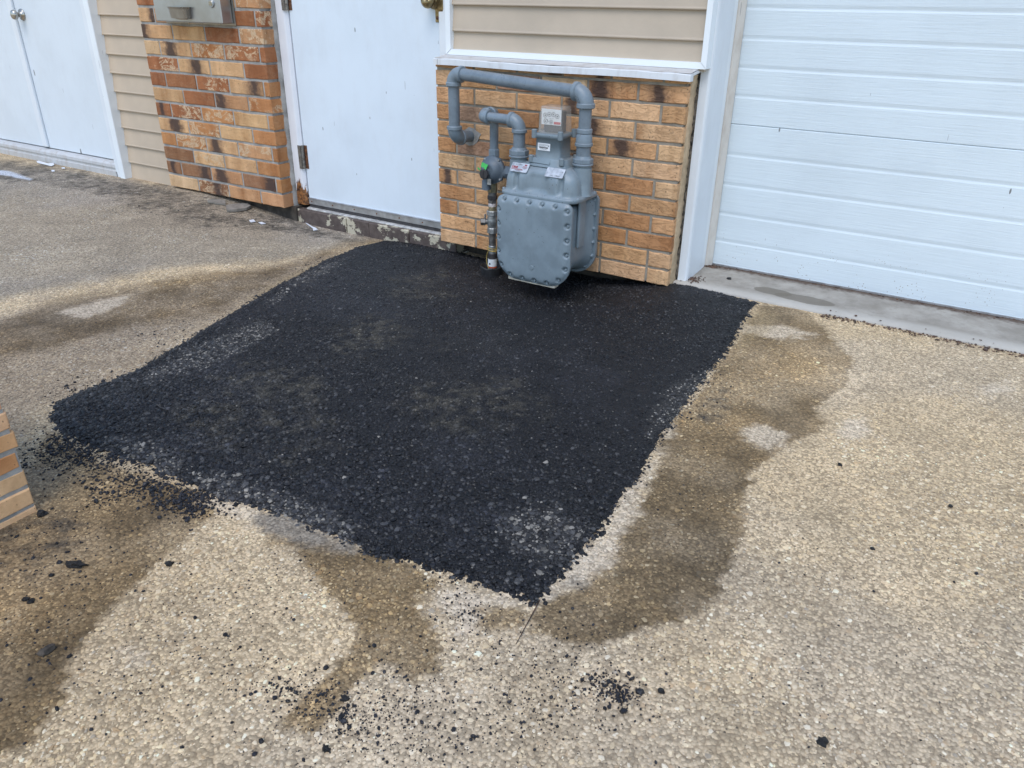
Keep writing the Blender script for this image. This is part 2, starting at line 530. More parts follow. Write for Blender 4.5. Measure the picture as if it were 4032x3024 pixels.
M['foundation'] = simple("shade_darkened_concrete", (0.07, 0.058, 0.046), 0.95, 0.0, 0.3, 25, 0.0015, 90)  # base colour darkened to carry the shade of the gap under the bricks
M['inside'] = simple("building_core", (0.30, 0.28, 0.25), 0.9, 0.0, 0.05)
M['pad'] = simple("pale_board", (0.50, 0.46, 0.38), 0.8, 0.0, 0.12, 30)

def lump_mat():
    m, nt, b = new_mat("bitumen_coated_stone"); w = N(nt)
    c = w.attr("Col", "Color")
    w.l(c, b.inputs["Base Color"])
    n1 = w.noise(w.pos(), 160, 2)
    w.l(w.ramp(n1, 0.3, 0.7, 0.28, 0.55), b.inputs["Roughness"])
    b.inputs["Specular IOR Level"].default_value = 0.36
    w.bump(w.noise(w.pos(), 420, 2), 0.5, 0.0012, b)
    return m
M['lump'] = lump_mat()

def clod_mat():
    m, nt, b = new_mat("bitumen_clod"); w = N(nt)
    p = w.pos()
    w.l(w.mix(w.ramp(w.noise(p, 160, 4), 0.35, 0.7), (0.006, 0.006, 0.007), (0.022, 0.021, 0.021)), b.inputs["Base Color"])
    b.inputs["Roughness"].default_value = 0.5
    w.bump(w.noise(p, 190, 5, 0.7), 1.0, 0.006, b)
    return m
M['clod'] = clod_mat()

def pebble_mat():
    m, nt, b = new_mat("exposed_aggregate_pebble"); w = N(nt)
    c = w.attr("Col", "Color")
    g = w.noise(w.pos(), 300, 2)
    w.l(w.mix(w.ramp(g, 0.35, 0.7, 0, 0.4), c, w.mix(1.0, c, (0.72, 0.68, 0.62), 'MULTIPLY')), b.inputs["Base Color"])
    wet = w.attr("wet")
    w.l(w.ramp(wet, 0, 1, 0.85, 0.62), b.inputs["Roughness"])
    b.inputs["Specular IOR Level"].default_value = 0.3
    return m
M['pebble'] = pebble_mat()

def ground_mat():
    m, nt, b = new_mat("exposed_aggregate_concrete"); w = N(nt)
    p = w.pos()
    c = w.attr("Col", "Color")
    # fine aggregate between the larger stones
    v = w.n("ShaderNodeTexVoronoi"); w.l(p, v.inputs["Vector"]); v.inputs["Scale"].default_value = 170
    sep = w.n("ShaderNodeSeparateColor"); w.l(v.outputs["Color"], sep.inputs[0])
    tone = w.ramp(sep.outputs[0], 0.0, 1.0, 0.68, 1.30)
    cc = w.n("ShaderNodeCombineColor")
    for k in range(3): w.l(tone, cc.inputs[k])
    c = w.mix(1.0, c, cc.outputs[0], 'MULTIPLY')
    gap = w.ramp(v.outputs["Distance"], 0.35, 0.75)
    c = w.mix(w.math('MULTIPLY', gap, 0.40), c, w.mix(1.0, c, (0.50, 0.44, 0.38), 'MULTIPLY'))
    dots = w.voro(p, 75)
    dk = w.math('MULTIPLY', w.math('LESS_THAN', dots, 0.14), w.math('GREATER_THAN', w.noise(p, 9, 3), 0.52))
    c = w.mix(w.math('MULTIPLY', dk, 0.7), c, (0.05, 0.045, 0.04))
    w.l(c, b.inputs["Base Color"])
    w.l(w.ramp(w.attr("wet"), 0, 1, 0.92, 0.72), b.inputs["Roughness"])
    b.inputs["Specular IOR Level"].default_value = 0.3
    h = w.math('ADD', w.math('MULTIPLY', v.outputs["Distance"], -1.0), w.math('MULTIPLY', w.noise(p, 90, 4), 1.2))
    w.bump(h, 1.0, 0.0022, b)
    return m
M['ground'] = ground_mat()

def asphalt_mat():
    m, nt, b = new_mat("fresh_asphalt"); w = N(nt)
    p = w.pos()
    c = w.attr("Col", "Color")
    v = w.n("ShaderNodeTexVoronoi"); w.l(p, v.inputs["Vector"]); v.inputs["Scale"].default_value = 210
    sep = w.n("ShaderNodeSeparateColor"); w.l(v.outputs["Color"], sep.inputs[0])
    tone = w.ramp(sep.outputs[0], 0, 1, 0.55, 1.5)
    cc = w.n("ShaderNodeCombineColor")
    for k in range(3): w.l(tone, cc.inputs[k])
    c = w.mix(1.0, c, cc.outputs[0], 'MULTIPLY')
    w.l(c, b.inputs["Base Color"])
    w.l(w.ramp(w.noise(p, 60, 3), 0.3, 0.7, 0.48, 0.72), b.inputs["Roughness"])
    b.inputs["Specular IOR Level"].default_value = 0.4
    h = w.math('ADD', w.math('MULTIPLY', v.outputs["Distance"], -1.0), w.noise(p, 130, 4))
    w.bump(h, 1.0, 0.003, b)
    return m
M['asphalt'] = asphalt_mat()

def apron_mat():
    m, nt, b = new_mat("trowelled_concrete"); w = N(nt); p = w.pos()
    n1 = w.noise(p, 7, 6, 0.62); n2 = w.noise(p, 45, 5, 0.6)
    c = w.mix(w.ramp(n1, 0.3, 0.7), (0.25, 0.225, 0.19), (0.40, 0.37, 0.325))
    c = w.mix(w.ramp(n2, 0.45, 0.8, 0, 0.5), c, (0.20, 0.18, 0.15))
    sx = w.n("ShaderNodeSeparateXYZ"); w.l(p, sx.inputs[0])
    edge = w.ramp(w.math('ADD', sx.outputs[1], w.math('MULTIPLY', w.math('SUBTRACT', n1, 0.5), 0.09)), 2.83, 2.775)
    c = w.mix(w.math('MULTIPLY', edge, 0.6), c, (0.52, 0.49, 0.44))
    # rust-brown dirt under the garage door
    back = w.ramp(w.math('ADD', sx.outputs[1], w.math('MULTIPLY', w.math('SUBTRACT', n2, 0.5), 0.07)), 2.985, 3.03)
    c = w.mix(w.math('MULTIPLY', back, 0.85), c, (0.075, 0.045, 0.03))
    # damp spot
    for (cx, cy, ax, ay, k) in DAMP:
        dx = w.math('DIVIDE', w.math('SUBTRACT', sx.outputs[0], cx), ax)
        dy = w.math('DIVIDE', w.math('SUBTRACT', sx.outputs[1], cy), ay)
        d = w.math('SQRT', w.math('ADD', w.math('MULTIPLY', dx, dx), w.math('MULTIPLY', dy, dy)))
        d = w.math('ADD', d, w.math('MULTIPLY', w.math('SUBTRACT', w.noise(p, 14, 3), 0.5), 0.6))
        c = w.mix(w.math('MULTIPLY', w.ramp(d, 1.06, 0.94), k), c, (0.165, 0.145, 0.115))
    w.l(c, b.inputs["Base Color"]); b.inputs["Roughness"].default_value = 0.85
    b.inputs["Specular IOR Level"].default_value = 0.3
    w.bump(w.math('ADD', w.noise(p, 25, 5), w.math('MULTIPLY', w.noise(p, 190, 3), 0.4)), 0.7, 0.004, b)
    return m

def z6(x, y): return (2500 + x * 0.6932, 600 + y * 0.6932)
_d0 = gnd(*z6(860, 830)); _d1 = gnd(*z6(780, 805)); _d2 = gnd(*z6(960, 850))
DAMP = [(_d1[0], _d1[1], 0.075, 0.034, 0.8), (_d2[0], _d2[1], 0.10, 0.040, 0.8)]
M['apron'] = apron_mat()

def peel_mat():
    m, nt, b = new_mat("peeling_brown_paint"); w = N(nt); p = w.pos()
    n1 = w.noise(p, 13, 6, 0.7); big = w.noise(p, 3.6, 2)
    mask = w.math('ADD', w.math('MULTIPLY', n1, 0.62), w.math('MULTIPLY', big, 0.5))
    pm = w.ramp(mask, 0.585, 0.60)
    base = w.mix(w.ramp(w.noise(p, 30, 5), 0.3, 0.7), (0.075, 0.055, 0.047), (0.125, 0.095, 0.082))
    c = w.mix(pm, base, (0.50, 0.45, 0.34))
    w.l(c, b.inputs["Base Color"]); b.inputs["Roughness"].default_value = 0.8
    w.bump(w.math('SUBTRACT', w.noise(p, 120, 4), pm), 0.8, 0.002, b)
    return m
M['peel'] = peel_mat()

def rusty_frame_mat(zlo, zhi):
    m, nt, b = new_mat("white_paint_rusting_at_foot"); w = N(nt); p = w.pos()
    sx = w.n("ShaderNodeSeparateXYZ"); w.l(p, sx.inputs[0])
    n1 = w.noise(w.mapping(p, (42, 42, 9)), 1.0, 6, 0.65)
    rise = w.ramp(sx.outputs[2], zlo, zhi, 0.30, -0.30)
    mk = w.math('ADD', n1, rise)
    white = w.mix(w.ramp(w.noise(p, 5, 3), 0.3, 0.7), (0.72, 0.73, 0.77), (0.80, 0.81, 0.84))
    rust = w.mix(w.ramp(w.noise(p, 70, 4), 0.35, 0.65), (0.055, 0.022, 0.012), (0.34, 0.15, 0.05))
    c = w.mix(w.ramp(mk, 0.60, 0.66), white, rust)
    w.l(c, b.inputs["Base Color"]); b.inputs["Roughness"].default_value = 0.5
    w.bump(mk, 0.4, 0.002, b)
    return m
M['frame_rust'] = rusty_frame_mat(0.03, 0.30)

def clear_mat():
    m, nt, b = new_mat("clear_plastic_cover"); w = N(nt)
    b.inputs["Base Color"].default_value = (0.78, 0.76, 0.72, 1)
    b.inputs["Roughness"].default_value = 0.12
    b.inputs["IOR"].default_value = 1.45
    tr = nt.nodes.new("ShaderNodeBsdfTransparent"); tr.inputs[0].default_value = (0.95, 0.94, 0.92, 1)
    mx = nt.nodes.new("ShaderNodeMixShader"); mx.inputs[0].default_value = 0.22
    out = [n for n in nt.nodes if n.type == 'OUTPUT_MATERIAL'][0]
    w.l(tr.outputs[0], mx.inputs[1]); w.l(b.outputs[0], mx.inputs[2]); w.l(mx.outputs[0], out.inputs[0])
    return m
M['clear'] = clear_mat()

# ------------------------------------------------------------------ shapes on the drive, read off the photograph (2212-pixel picture)
PATCH = gpoly([(832, 521), (880, 526), (930, 531), (1000, 548), (1100, 572), (1250, 592), (1380, 606), (1470, 615),
               (1560, 634), (1636, 657), (1606, 692), (1585, 738), (1545, 790), (1500, 850), (1462, 905), (1425, 955),
               (1385, 1015), (1340, 1080), (1290, 1150), (1240, 1215), (1190, 1272), (1160, 1307), (1100, 1283), (1040, 1262),
               (985, 1242), (925, 1225), (868, 1208), (800, 1205), (765, 1178), (700, 1152), (650, 1125), (595, 1105),
               (540, 1092), (480, 1075), (430, 1055), (375, 1030), (300, 1000), (230, 975), (170, 955), (125, 925),
               (108, 905), (122, 872), (200, 838), (290, 805), (365, 758), (450, 706), (500, 676), (560, 640), (640, 597),
               (705, 562), (770, 535)])
WET = [gpoly(q) for q in (
    [(1640, 660), (1720, 668), (1765, 690), (1800, 730), (1832, 770), (1828, 832), (1768, 880), (1765, 925), (1705, 962), (1640, 1010),
     (1612, 1075), (1592, 1150), (1572, 1235), (1545, 1292), (1470, 1342), (1390, 1366), (1310, 1396), (1230, 1402), (1170, 1380),
     (1128, 1362), (1150, 1318), (1195, 1288), (1262, 1262), (1330, 1190), (1345, 1140), (1400, 1050), (1442, 935), (1480, 880), (1560, 775)],
    [(-60, 1130), (30, 1060), (100, 930), (170, 970), (240, 1000), (380, 1050), (455, 1085), (470, 1108), (405, 1162), (335, 1214),
     (272, 1278), (212, 1345), (152, 1420), (128, 1475), (105, 1555), (62, 1605), (-60, 1670)],
    [(560, 1112), (640, 1145), (760, 1186), (870, 1214), (945, 1252), (945, 1290), (890, 1300), (925, 1340), (952, 1400), (948, 1450),
     (900, 1482), (850, 1468), (846, 1436), (822, 1432), (775, 1475), (735, 1545), (680, 1585), (628, 1560), (672, 1485), (742, 1422), (785, 1380),
     (775, 1342), (760, 1320), (730, 1290), (690, 1250), (640, 1190), (590, 1165)],
    [(1000, 1300), (1060, 1312), (1130, 1312), (1155, 1312), (1122, 1362), (1070, 1364), (1020, 1340)],
    [(840, 522), (760, 520), (690, 540), (640, 565), (560, 578), (430, 592), (300, 612), (160, 640), (0, 690), (-100, 720), (-100, 800), (60, 770),
     (250, 715), (380, 690), (480, 672), (560, 630), (640, 585), (720, 555), (790, 530)],
)]
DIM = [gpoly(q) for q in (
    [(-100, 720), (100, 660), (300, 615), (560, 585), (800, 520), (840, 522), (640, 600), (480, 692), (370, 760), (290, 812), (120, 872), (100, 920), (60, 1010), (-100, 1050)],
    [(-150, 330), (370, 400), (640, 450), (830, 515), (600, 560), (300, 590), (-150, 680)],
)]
GRIME = [gpoly(q) for q in (
    [(-120, 332), (100, 350), (275, 390), (368, 402), (480, 440), (640, 470), (700, 498), (800, 515), (730, 520), (640, 505), (540, 500), (430, 470), (360, 455), (280, 440), (220, 420), (80, 392), (-120, 385)],
    [(370, 440), (470, 470), (480, 490), (380, 485), (330, 460)],
    [(1560, 800), (1600, 860), (1570, 900), (1500, 960), (1440, 1010), (1480, 900)],
    [(-60, 1100), (60, 1110), (150, 1120), (120, 1180), (40, 1230), (-60, 1260)],
)]
YELLOW = [gpoly(q) for q in (
    [(470, 697), (560, 636), (700, 560), (800, 524), (835, 524), (720, 568), (640, 605), (520, 672)],
    [(1600, 690), (1640, 660), (1690, 680), (1640, 730), (1600, 760), (1580, 750)],
)]
PALE = [gpoly(q) for q in (
    [(1165, 1304), (1240, 1222), (1300, 1150), (1345, 1085), (1390, 1020), (1430, 955), (1446, 920), (1452, 950), (1420, 1020), (1368, 1060), (1345, 1150),
     (1330, 1195), (1262, 1262), (1200, 1290)],
    [(1612, 925), (1660, 920), (1702, 940), (1690, 966), (1640, 972), (1610, 950)],
    [(1830, 905), (1870, 900), (1860, 940), (1830, 940)],
    [(265, 1405), (290, 1385), (312, 1405), (300, 1430), (275, 1432)],
    [(120, 675), (220, 648), (300, 632), (250, 668), (180, 690)],
    [(540, 655), (585, 635), (600, 650), (560, 672)],
    [(420, 1070), (540, 1098), (640, 1128), (600, 1140), (480, 1110)],
    [(940, 1285), (1000, 1262), (1060, 1285), (1130, 1302), (1040, 1318), (980, 1320)],
    [(2120, 830), (2180, 820), (2190, 845), (2130, 850)],
    [(980, 1320), (1020, 1310), (1040, 1345), (1000, 1375)],
    [(1500, 700), (1700, 705), (1760, 720), (1700, 735)],
)]
CHALK = [gpoly(q) for q in ([(-60, 362), (20, 370), (70, 386), (66, 390), (10, 379), (-60, 372)],)]
SLURRY = [gpoly(q) for q in ([(560, 1112), (620, 1118), (690, 1150), (765, 1172), (760, 1190), (700, 1185), (640, 1165), (590, 1150), (562, 1135)],
    [(1195, 1285), (1215, 1255), (1245, 1235), (1255, 1258), (1225, 1285)])]
DUST = [gpoly(q) for q in (       # pale dusty stones in the margin of the patch
    [(400, 1020), (470, 1030), (580, 1062), (690, 1105), (775, 1150), (770, 1180), (690, 1160), (560, 1110), (430, 1075)],
    [(240, 950), (330, 975), (430, 1030), (410, 1060), (300, 1010), (220, 975)],
    [(1090, 1120), (1200, 1100), (1260, 1140), (1230, 1210), (1170, 1250), (1120, 1210)],
    [(1440, 850), (1530, 800), (1500, 850), (1450, 910), (1400, 950)],
    [(640, 610), (720, 570), (760, 560), (700, 600), (560, 680)],
    [(400, 760), (560, 700), (600, 720), (480, 790), (330, 840), (300, 830)],
)]
BROWN = [gpoly(q) for q in (      # dry soil trodden into the asphalt
    [(450, 820), (560, 800), (680, 830), (690, 870), (600, 880), (480, 860)],
    [(480, 890), (620, 880), (720, 930), (640, 970), (520, 940)],
    [(380, 880), (450, 880), (520, 960), (440, 960)],
    [(700, 720), (860, 690), (900, 740), (760, 770)],
    [(860, 600), (960, 590), (960, 650), (880, 650)],
    [(900, 860), (1100, 830), (1180, 900), (1000, 950)],
)]

def soft(polys, x, y, w, jit, s):
    o = np.zeros(np.shape(x))
    n = fbm(x, y, s, 4) * 2 * jit + fbm(x, y, s * 6, 3) * jit + fbm(x, y, 95, 2) * jit * 0.7
    for q in polys:
        o = np.maximum(o, smooth(-w, w, psd(q, x, y) + n))
    return o

def patch_sd(x, y):
    s = psd(PATCH, x, y)
    return s + fbm(x, y, 9, 3) * 0.010 + fbm(x, y, 40, 3) * 0.018

def fields(x, y):
    wet = np.maximum(soft(WET[:4], x, y, 0.006, 0.024, 8), soft(WET[4:], x, y, 0.05, 0.06, 6) * np.clip(0.80 + 1.3 * fbm(x, y, 14, 4), 0.3, 1.0))
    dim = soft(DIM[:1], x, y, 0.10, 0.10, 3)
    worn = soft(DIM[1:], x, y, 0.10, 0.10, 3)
    grime = soft(GRIME, x, y, 0.05, 0.12, 7)
    pale = soft(PALE, x, y, 0.018, 0.035, 10)
    yel = soft(YELLOW, x, y, 0.02, 0.02, 10)
    chalk = soft(CHALK, x, y, 0.012, 0.012, 25)
    return wet, (dim, worn), grime, pale, yel, chalk

def tint(base, x, y, F, soak=1.0):
    """base aggregate colour -> with damp, soil, cement film"""
    wet, dim, grime, pale, yel, chalk = F
    c = base.copy()
    cloud = (1.06 + 0.26 * fbm(x, y, 2.3, 4) + 0.40 * fbm(x, y, 11, 3))[:, None]
    grey = smooth(-0.05, 0.22, fbm(x + 9, y, 1.7, 4))[:, None] * 0.20
    c = c * (1 - grey) + grey * c.mean(1, keepdims=True) * np.array([1.04, 0.98, 0.90])
    c = c * cloud
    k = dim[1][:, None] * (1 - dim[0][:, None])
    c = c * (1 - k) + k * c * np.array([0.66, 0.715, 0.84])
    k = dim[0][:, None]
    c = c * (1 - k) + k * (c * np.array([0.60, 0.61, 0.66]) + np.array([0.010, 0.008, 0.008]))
    k = pale[:, None] * 0.55
    c = c * (1 - k) + k * np.array([0.70, 0.59, 0.455])
    k = (wet * (1 - 0.85 * pale) * np.clip(0.90 + 1.0 * fbm(x + 3, y, 7, 4), 0.45, 1))[:, None]
    wn_ = (1.0 + 1.5 * fbm(x, y, 5, 5))[:, None]
    c = c * (1 - k) + k * (c * np.array([0.415, 0.368, 0.292]) * wn_ * soak + np.array([0.022, 0.016, 0.009]))
    k = yel[:, None] * 0.75
    c = c * (1 - k) + k * (c * 0.35 + np.array([0.235, 0.175, 0.095]))
    k = grime[:, None] * np.clip(0.42 + 1.1 * fbm(x, y, 16, 3) + 1.3 * fbm(x, y, 70, 2), 0.03, 0.85)[:, None]
    c = c * (1 - k) + k * np.array([0.062, 0.054, 0.045])
    k = soft(SLURRY, x, y, 0.018, 0.03, 9)[:, None] * 0.9
    c = c * (1 - k) + k * np.array([0.275, 0.235, 0.185])
    k = chalk[:, None] * 0.8
    c = c * (1 - k) + k * np.array([0.62, 0.66, 0.74])
    return np.clip(c, 0.006, 0.85)

def in_view(x, y, z=0.0, m=60):
    px, py, dz = project(x, y, z)
    return (dz > 0.05) & (px > -m * 3) & (px < 4032 + m * 3) & (py > -m) & (py < 3024 + m * 3)

def project(x, y, z=0.0):
    rx = np.asarray(x, float) - CAM[0]; ry = np.asarray(y, float) - CAM[1]; rz = np.asarray(z, float) - CAM[2]
    a = RT[0] * rx + RT[1] * ry + RT[2] * rz
    b = DN[0] * rx + DN[1] * ry + DN[2] * rz
    c = FW[0] * rx + FW[1] * ry + FW[2] * rz
    c_ = np.where(np.abs(c) < 1e-6, 1e-6, c)
    return 2016 + F_PX * a / c_, 1512 + F_PX * b / c_, c

def grid_mesh(name, xs, ys, zfun, colfun, keep=None):
    X, Y = np.meshgrid(xs, ys, indexing='xy')
    x = X.ravel(); y = Y.ravel()
    z = zfun(x, y)
    nx, ny = len(xs), len(ys)
    i = (np.arange(ny - 1)[:, None] * nx + np.arange(nx - 1)[None, :]).ravel()
    q = np.stack([i, i + 1, i + 1 + nx, i + nx], 1)
    if keep is not None:
        k = keep(x, y)
        q = q[k[q].sum(1) >= 3]
    used, inv = np.unique(q, return_inverse=True)
    q = inv.reshape(q.shape)
    co = np.stack([x[used], y[used], z[used]], 1)
    return raw_mesh(name, co, q, colfun(x[used], y[used]), smooth_=True)

def raw_mesh(name, co, faces, cols=None, smooth_=False, extra=None):
    me = bpy.data.meshes.new(name)
    nf, k = faces.shape
    me.vertices.add(len(co)); me.vertices.foreach_set("co", co.astype(np.float32).ravel())
    me.loops.add(nf * k); me.loops.foreach_set("vertex_index", faces.astype(np.int32).ravel())
    me.polygons.add(nf)
    me.polygons.foreach_set("loop_start", np.arange(0, nf * k, k, dtype=np.int32))
    me.polygons.foreach_set("loop_total", np.full(nf, k, np.int32))
    me.polygons.foreach_set("use_smooth", np.full(nf, smooth_, bool))
    me.update(calc_edges=True)
    wet = None
    if isinstance(cols, tuple): cols, wet = cols
    if cols is not None:
        a = me.attributes.new("Col", 'FLOAT_COLOR', 'POINT')
        a.data.foreach_set("color", np.concatenate([cols, np.ones((len(cols), 1))], 1).astype(np.float32).ravel())
    if wet is not None:
        a = me.attributes.new("wet", 'FLOAT', 'POINT'); a.data.foreach_set("value", wet.astype(np.float32))
    return me

# ------------------------------------------------------------------ the drive
PASTE = np.array([0.610, 0.462, 0.286])
def ground_cols(x, y):
    near = (np.abs(x + 2) < 6) & (y > -1) & (y < 3.4)
    c = np.tile(PASTE * 0.84, (len(x), 1)); wet = np.zeros(len(x))
    F = fields(x[near], y[near])
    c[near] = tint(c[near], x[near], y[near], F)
    wet[near] = F[0]
    return c, wet

xs = np.concatenate([[-80, -40, -20, -12, -8.5], np.arange(-7.2, -5.0, 0.04), np.arange(-5.0, 1.7, 0.0125), np.arange(1.7, 3.0, 0.05), [4, 7, 12, 20, 40, 80]])
ys = np.concatenate([[-80, -40, -20, -10, -5, -3, -2, -1.4, -1, -0.6, -0.3, 0.0], np.arange(0.12, 3.2, 0.0125), [3.3, 3.6, 5, 9, 20, 45, 80]])
ground = link("ground", grid_mesh("ground", xs, ys, lambda x, y: ground_z(x, y) + np.where(np.abs(x + 2) < 5, 0.0025 * fbm(x, y, 6, 3), 0), ground_cols), None, M['ground'])
tag(ground, "pale exposed aggregate concrete drive with brown damp stains", kind="structure")

mb = MB()
jp = [gnd(x * 4032 / 2212, y * 4032 / 2212) for x, y in ((1166, 1300), (1150, 1330), (1138, 1352), (1124, 1378), (1114, 1396))]
for i, p in enumerate(jp[:-1]):
    q = jp[i + 1]; w0 = 0.0013 - i * 0.0002
    mb.add([(p[0] - w0, p[1], 0.0042), (q[0] - w0, q[1], 0.0042), (q[0] + w0, q[1] + 0.001, 0.0042), (p[0] + w0, p[1] + 0.001, 0.0042)], [(0, 1, 2, 3)])
jl = part("joint_dirt", mb, M['leaf'], ground, kind="stuff")
# domes of aggregate standing out of the concrete
def scatter(n, x0, x1, y0, y1):
    return rng.uniform(x0, x1, n), rng.uniform(y0, y1, n)

def dome_mesh(name, x, y, z, r, h, cols, wet, kind='dome'):
    n = len(x)
    k = 6
    ang = np.arange(k) * 2 * np.pi / k
    rings = [(1.0, -0.45), (0.80, 0.62)]
    V = []
    rot = rng.uniform(0, 2 * np.pi, n); el = rng.uniform(0.50, 1.0, n)
    jit = rng.uniform(0.70, 1.30, (n, k))
    cr, sr = np.cos(rot)[:, None], np.sin(rot)[:, None]
    for (s, hh) in rings:
        lx = np.cos(ang)[None, :] * s * r[:, None] * jit
        ly = np.sin(ang)[None, :] * s * r[:, None] * jit * el[:, None]
        V.append(np.stack([x[:, None] + cr * lx - sr * ly, y[:, None] + sr * lx + cr * ly,
                           np.broadcast_to((z + hh * h)[:, None], lx.shape) + rng.uniform(-0.12, 0.12, lx.shape) * h[:, None]], 2))
    top = np.stack([x + rng.uniform(-.2, .2, n) * r, y + rng.uniform(-.2, .2, n) * r, z + h], 1)[:, None, :]
    co = np.concatenate(V + [top], 1)
    m = 2 * k + 1
    f = []
    for a in range(k):
        b = (a + 1) % k
        f += [(a, b, k + b), (a, k + b, k + a), (k + a, k + b, 2 * k)]
    f = np.array(f)
    faces = (f[None] + (np.arange(n) * m)[:, None, None]).reshape(-1, 3)
    return raw_mesh(name, co.reshape(-1, 3), faces, (np.repeat(cols, m, 0), np.repeat(wet, m)), smooth_=False)

px_, py_ = scatter(330000, -5.4, 1.5, 0.22, 2.76)
keep = in_view(px_, py_) & (patch_sd(px_, py_) < 0.008) & ~((px_ > -0.985) & (py_ > 2.745))
px_, py_ = px_[keep], py_[keep]
far = smooth(1.3, 2.7, py_)
keep = (rng.random(len(px_)) < (1 - 0.45 * far) * np.clip(0.88 + 1.5 * fbm(px_, py_, 5, 3), 0.3, 1)) & (soft(SLURRY, px_, py_, 0.015, 0.02, 10) < rng.random(len(px_)))
px_, py_ = px_[keep], py_[keep]
n = len(px_)
pr = np.exp(rng.normal(math.log(0.0025), 0.40, n)); pr = np.clip(pr, 0.0013, 0.0072)
pal = np.array([[0.69, 0.555, 0.350], [0.59, 0.445, 0.255], [0.45, 0.36, 0.245], [0.75, 0.66, 0.50], [0.36, 0.235, 0.125], [0.28, 0.245, 0.20], [0.61, 0.49, 0.33]])
pc = pal[rng.choice(len(pal), n, p=[0.25, 0.2, 0.15, 0.13, 0.07, 0.07, 0.13])] * rng.uniform(0.88, 1.30, (n, 1))
Fp = fields(px_, py_)
film = (0.27 + 0.42 * smooth(-0.12, 0.22, fbm(px_, py_, 3.1, 4)))[:, None]
pc = pc * (1 - film) + film * PASTE * 1.15
pc = tint(pc, px_, py_, Fp, rng.uniform(0.6, 1.75, (n, 1)))
pebbles = link("pebble", dome_mesh("pebble", px_, py_, ground_z(px_, py_), pr, pr * rng.uniform(0.14, 0.38, n), pc, Fp[0]), ground, M['pebble'])
pebbles["kind"] = "stuff"

# ------------------------------------------------------------------ the asphalt patch
def patch_top(x, y):
    s = np.clip(patch_sd(x, y), -0.02, 1)
    swell = 0.010 * fbm(x, y, 3.0, 3) + 0.006 * fbm(x, y, 14, 3) + 0.008 * smooth(2.50, 2.72, y) * smooth(-1.75, -2.1, x)
    return ground_z(x, y) + 0.012 * smooth(-0.006, 0.035, s) + swell * smooth(0, 0.1, s) - 0.001

def asphalt_tone(x, y):
    base = np.tile(np.array([0.0096, 0.0096, 0.0114]), (len(x), 1))
    n1 = fbm(x, y, 3.2, 4); n2 = fbm(x, y, 17, 4)
    worn = smooth(-0.05, 0.3, n1 + 0.5 * n2)
    base = base * (0.8 + 0.8 * worn)[:, None]
    k = soft(BROWN, x, y, 0.06, 0.12, 8)[:, None] * np.clip(0.35 + 2.2 * fbm(x, y, 45, 3), 0, 0.8)[:, None]
    base = base * (1 - k) + k * np.array([0.062, 0.054, 0.040])
    d = soft(DUST, x, y, 0.025, 0.035, 12)
    sc_ = np.clip(2.4 * (fbm(x, y, 2.2, 5) + 0.35 * fbm(x, y, 26, 3)) - 0.10, 0, 1)[:, None]      # dry dusty scuffs
    base = base * (1 - 0.42 * sc_) + 0.42 * sc_ * np.array([0.050, 0.047, 0.043])
    k = d[:, None] * 0.07
    base = base * (1 - k) + k * np.array([0.085, 0.078, 0.070])
    return base, d

def asphalt_cols(x, y):
    c, d = asphalt_tone(x, y)
    k = (d * 0.12)[:, None]
    c = c * (1 - k) + k * np.array([0.13, 0.12, 0.108])
    return c

pxs = np.arange(PATCH[:, 0].min() - 0.05, PATCH[:, 0].max() + 0.05, 0.0085)
pys = np.arange(PATCH[:, 1].min() - 0.05, PATCH[:, 1].max() + 0.10, 0.0085)
patch = link("asphalt_patch", grid_mesh("asphalt_patch", pxs, pys, patch_top, asphalt_cols, keep=lambda x, y: patch_sd(x, y) > 0.0), None, M['asphalt'])
tag(patch, "fresh black asphalt patch laid in the drive below the gas meter", kind="structure")

_t = (1 + 5 ** 0.5) / 2
ICO = np.array([(-1, _t, 0), (1, _t, 0), (-1, -_t, 0), (1, -_t, 0), (0, -1, _t), (0, 1, _t), (0, -1, -_t), (0, 1, -_t), (_t, 0, -1), (_t, 0, 1), (-_t, 0, -1), (-_t, 0, 1)]) / math.sqrt(1 + _t * _t)
ICF = np.array([(0, 11, 5), (0, 5, 1), (0, 1, 7), (0, 7, 10), (0, 10, 11), (1, 5, 9), (5, 11, 4), (11, 10, 2), (10, 7, 6), (7, 1, 8),
                (3, 9, 4), (3, 4, 2), (3, 2, 6), (3, 6, 8), (3, 8, 9), (4, 9, 5), (2, 4, 11), (6, 2, 10), (8, 6, 7), (9, 8, 1)])

def stone_mesh(name, x, y, z, r, cols, flat=0.7, smooth_=False):
    n = len(x)
    q = rng.normal(size=(n, 4)); q /= np.linalg.norm(q, axis=1)[:, None]
    w, a, b, c = q.T
    Rm = np.stack([np.stack([1 - 2 * (b * b + c * c), 2 * (a * b - c * w), 2 * (a * c + b * w)], 1),
                   np.stack([2 * (a * b + c * w), 1 - 2 * (a * a + c * c), 2 * (b * c - a * w)], 1),
                   np.stack([2 * (a * c - b * w), 2 * (b * c + a * w), 1 - 2 * (a * a + b * b)], 1)], 1)
    sc = np.stack([rng.uniform(0.8, 1.25, n), rng.uniform(0.75, 1.1, n), rng.uniform(0.6, 0.95, n)], 1)
    v = ICO[None] * rng.uniform(0.82, 1.16, (n, 12, 1)) * sc[:, None, :]
    v = np.einsum('nij,nkj->nki', Rm, v) * r[:, None, None]
    v[:, :, 2] *= flat
    v += np.stack([x, y, z], 1)[:, None, :]
    faces = (ICF[None] + (np.arange(n) * 12)[:, None, None]).reshape(-1, 3)
    return raw_mesh(name, v.reshape(-1, 3), faces, np.repeat(cols, 12, 0), smooth_=smooth_)

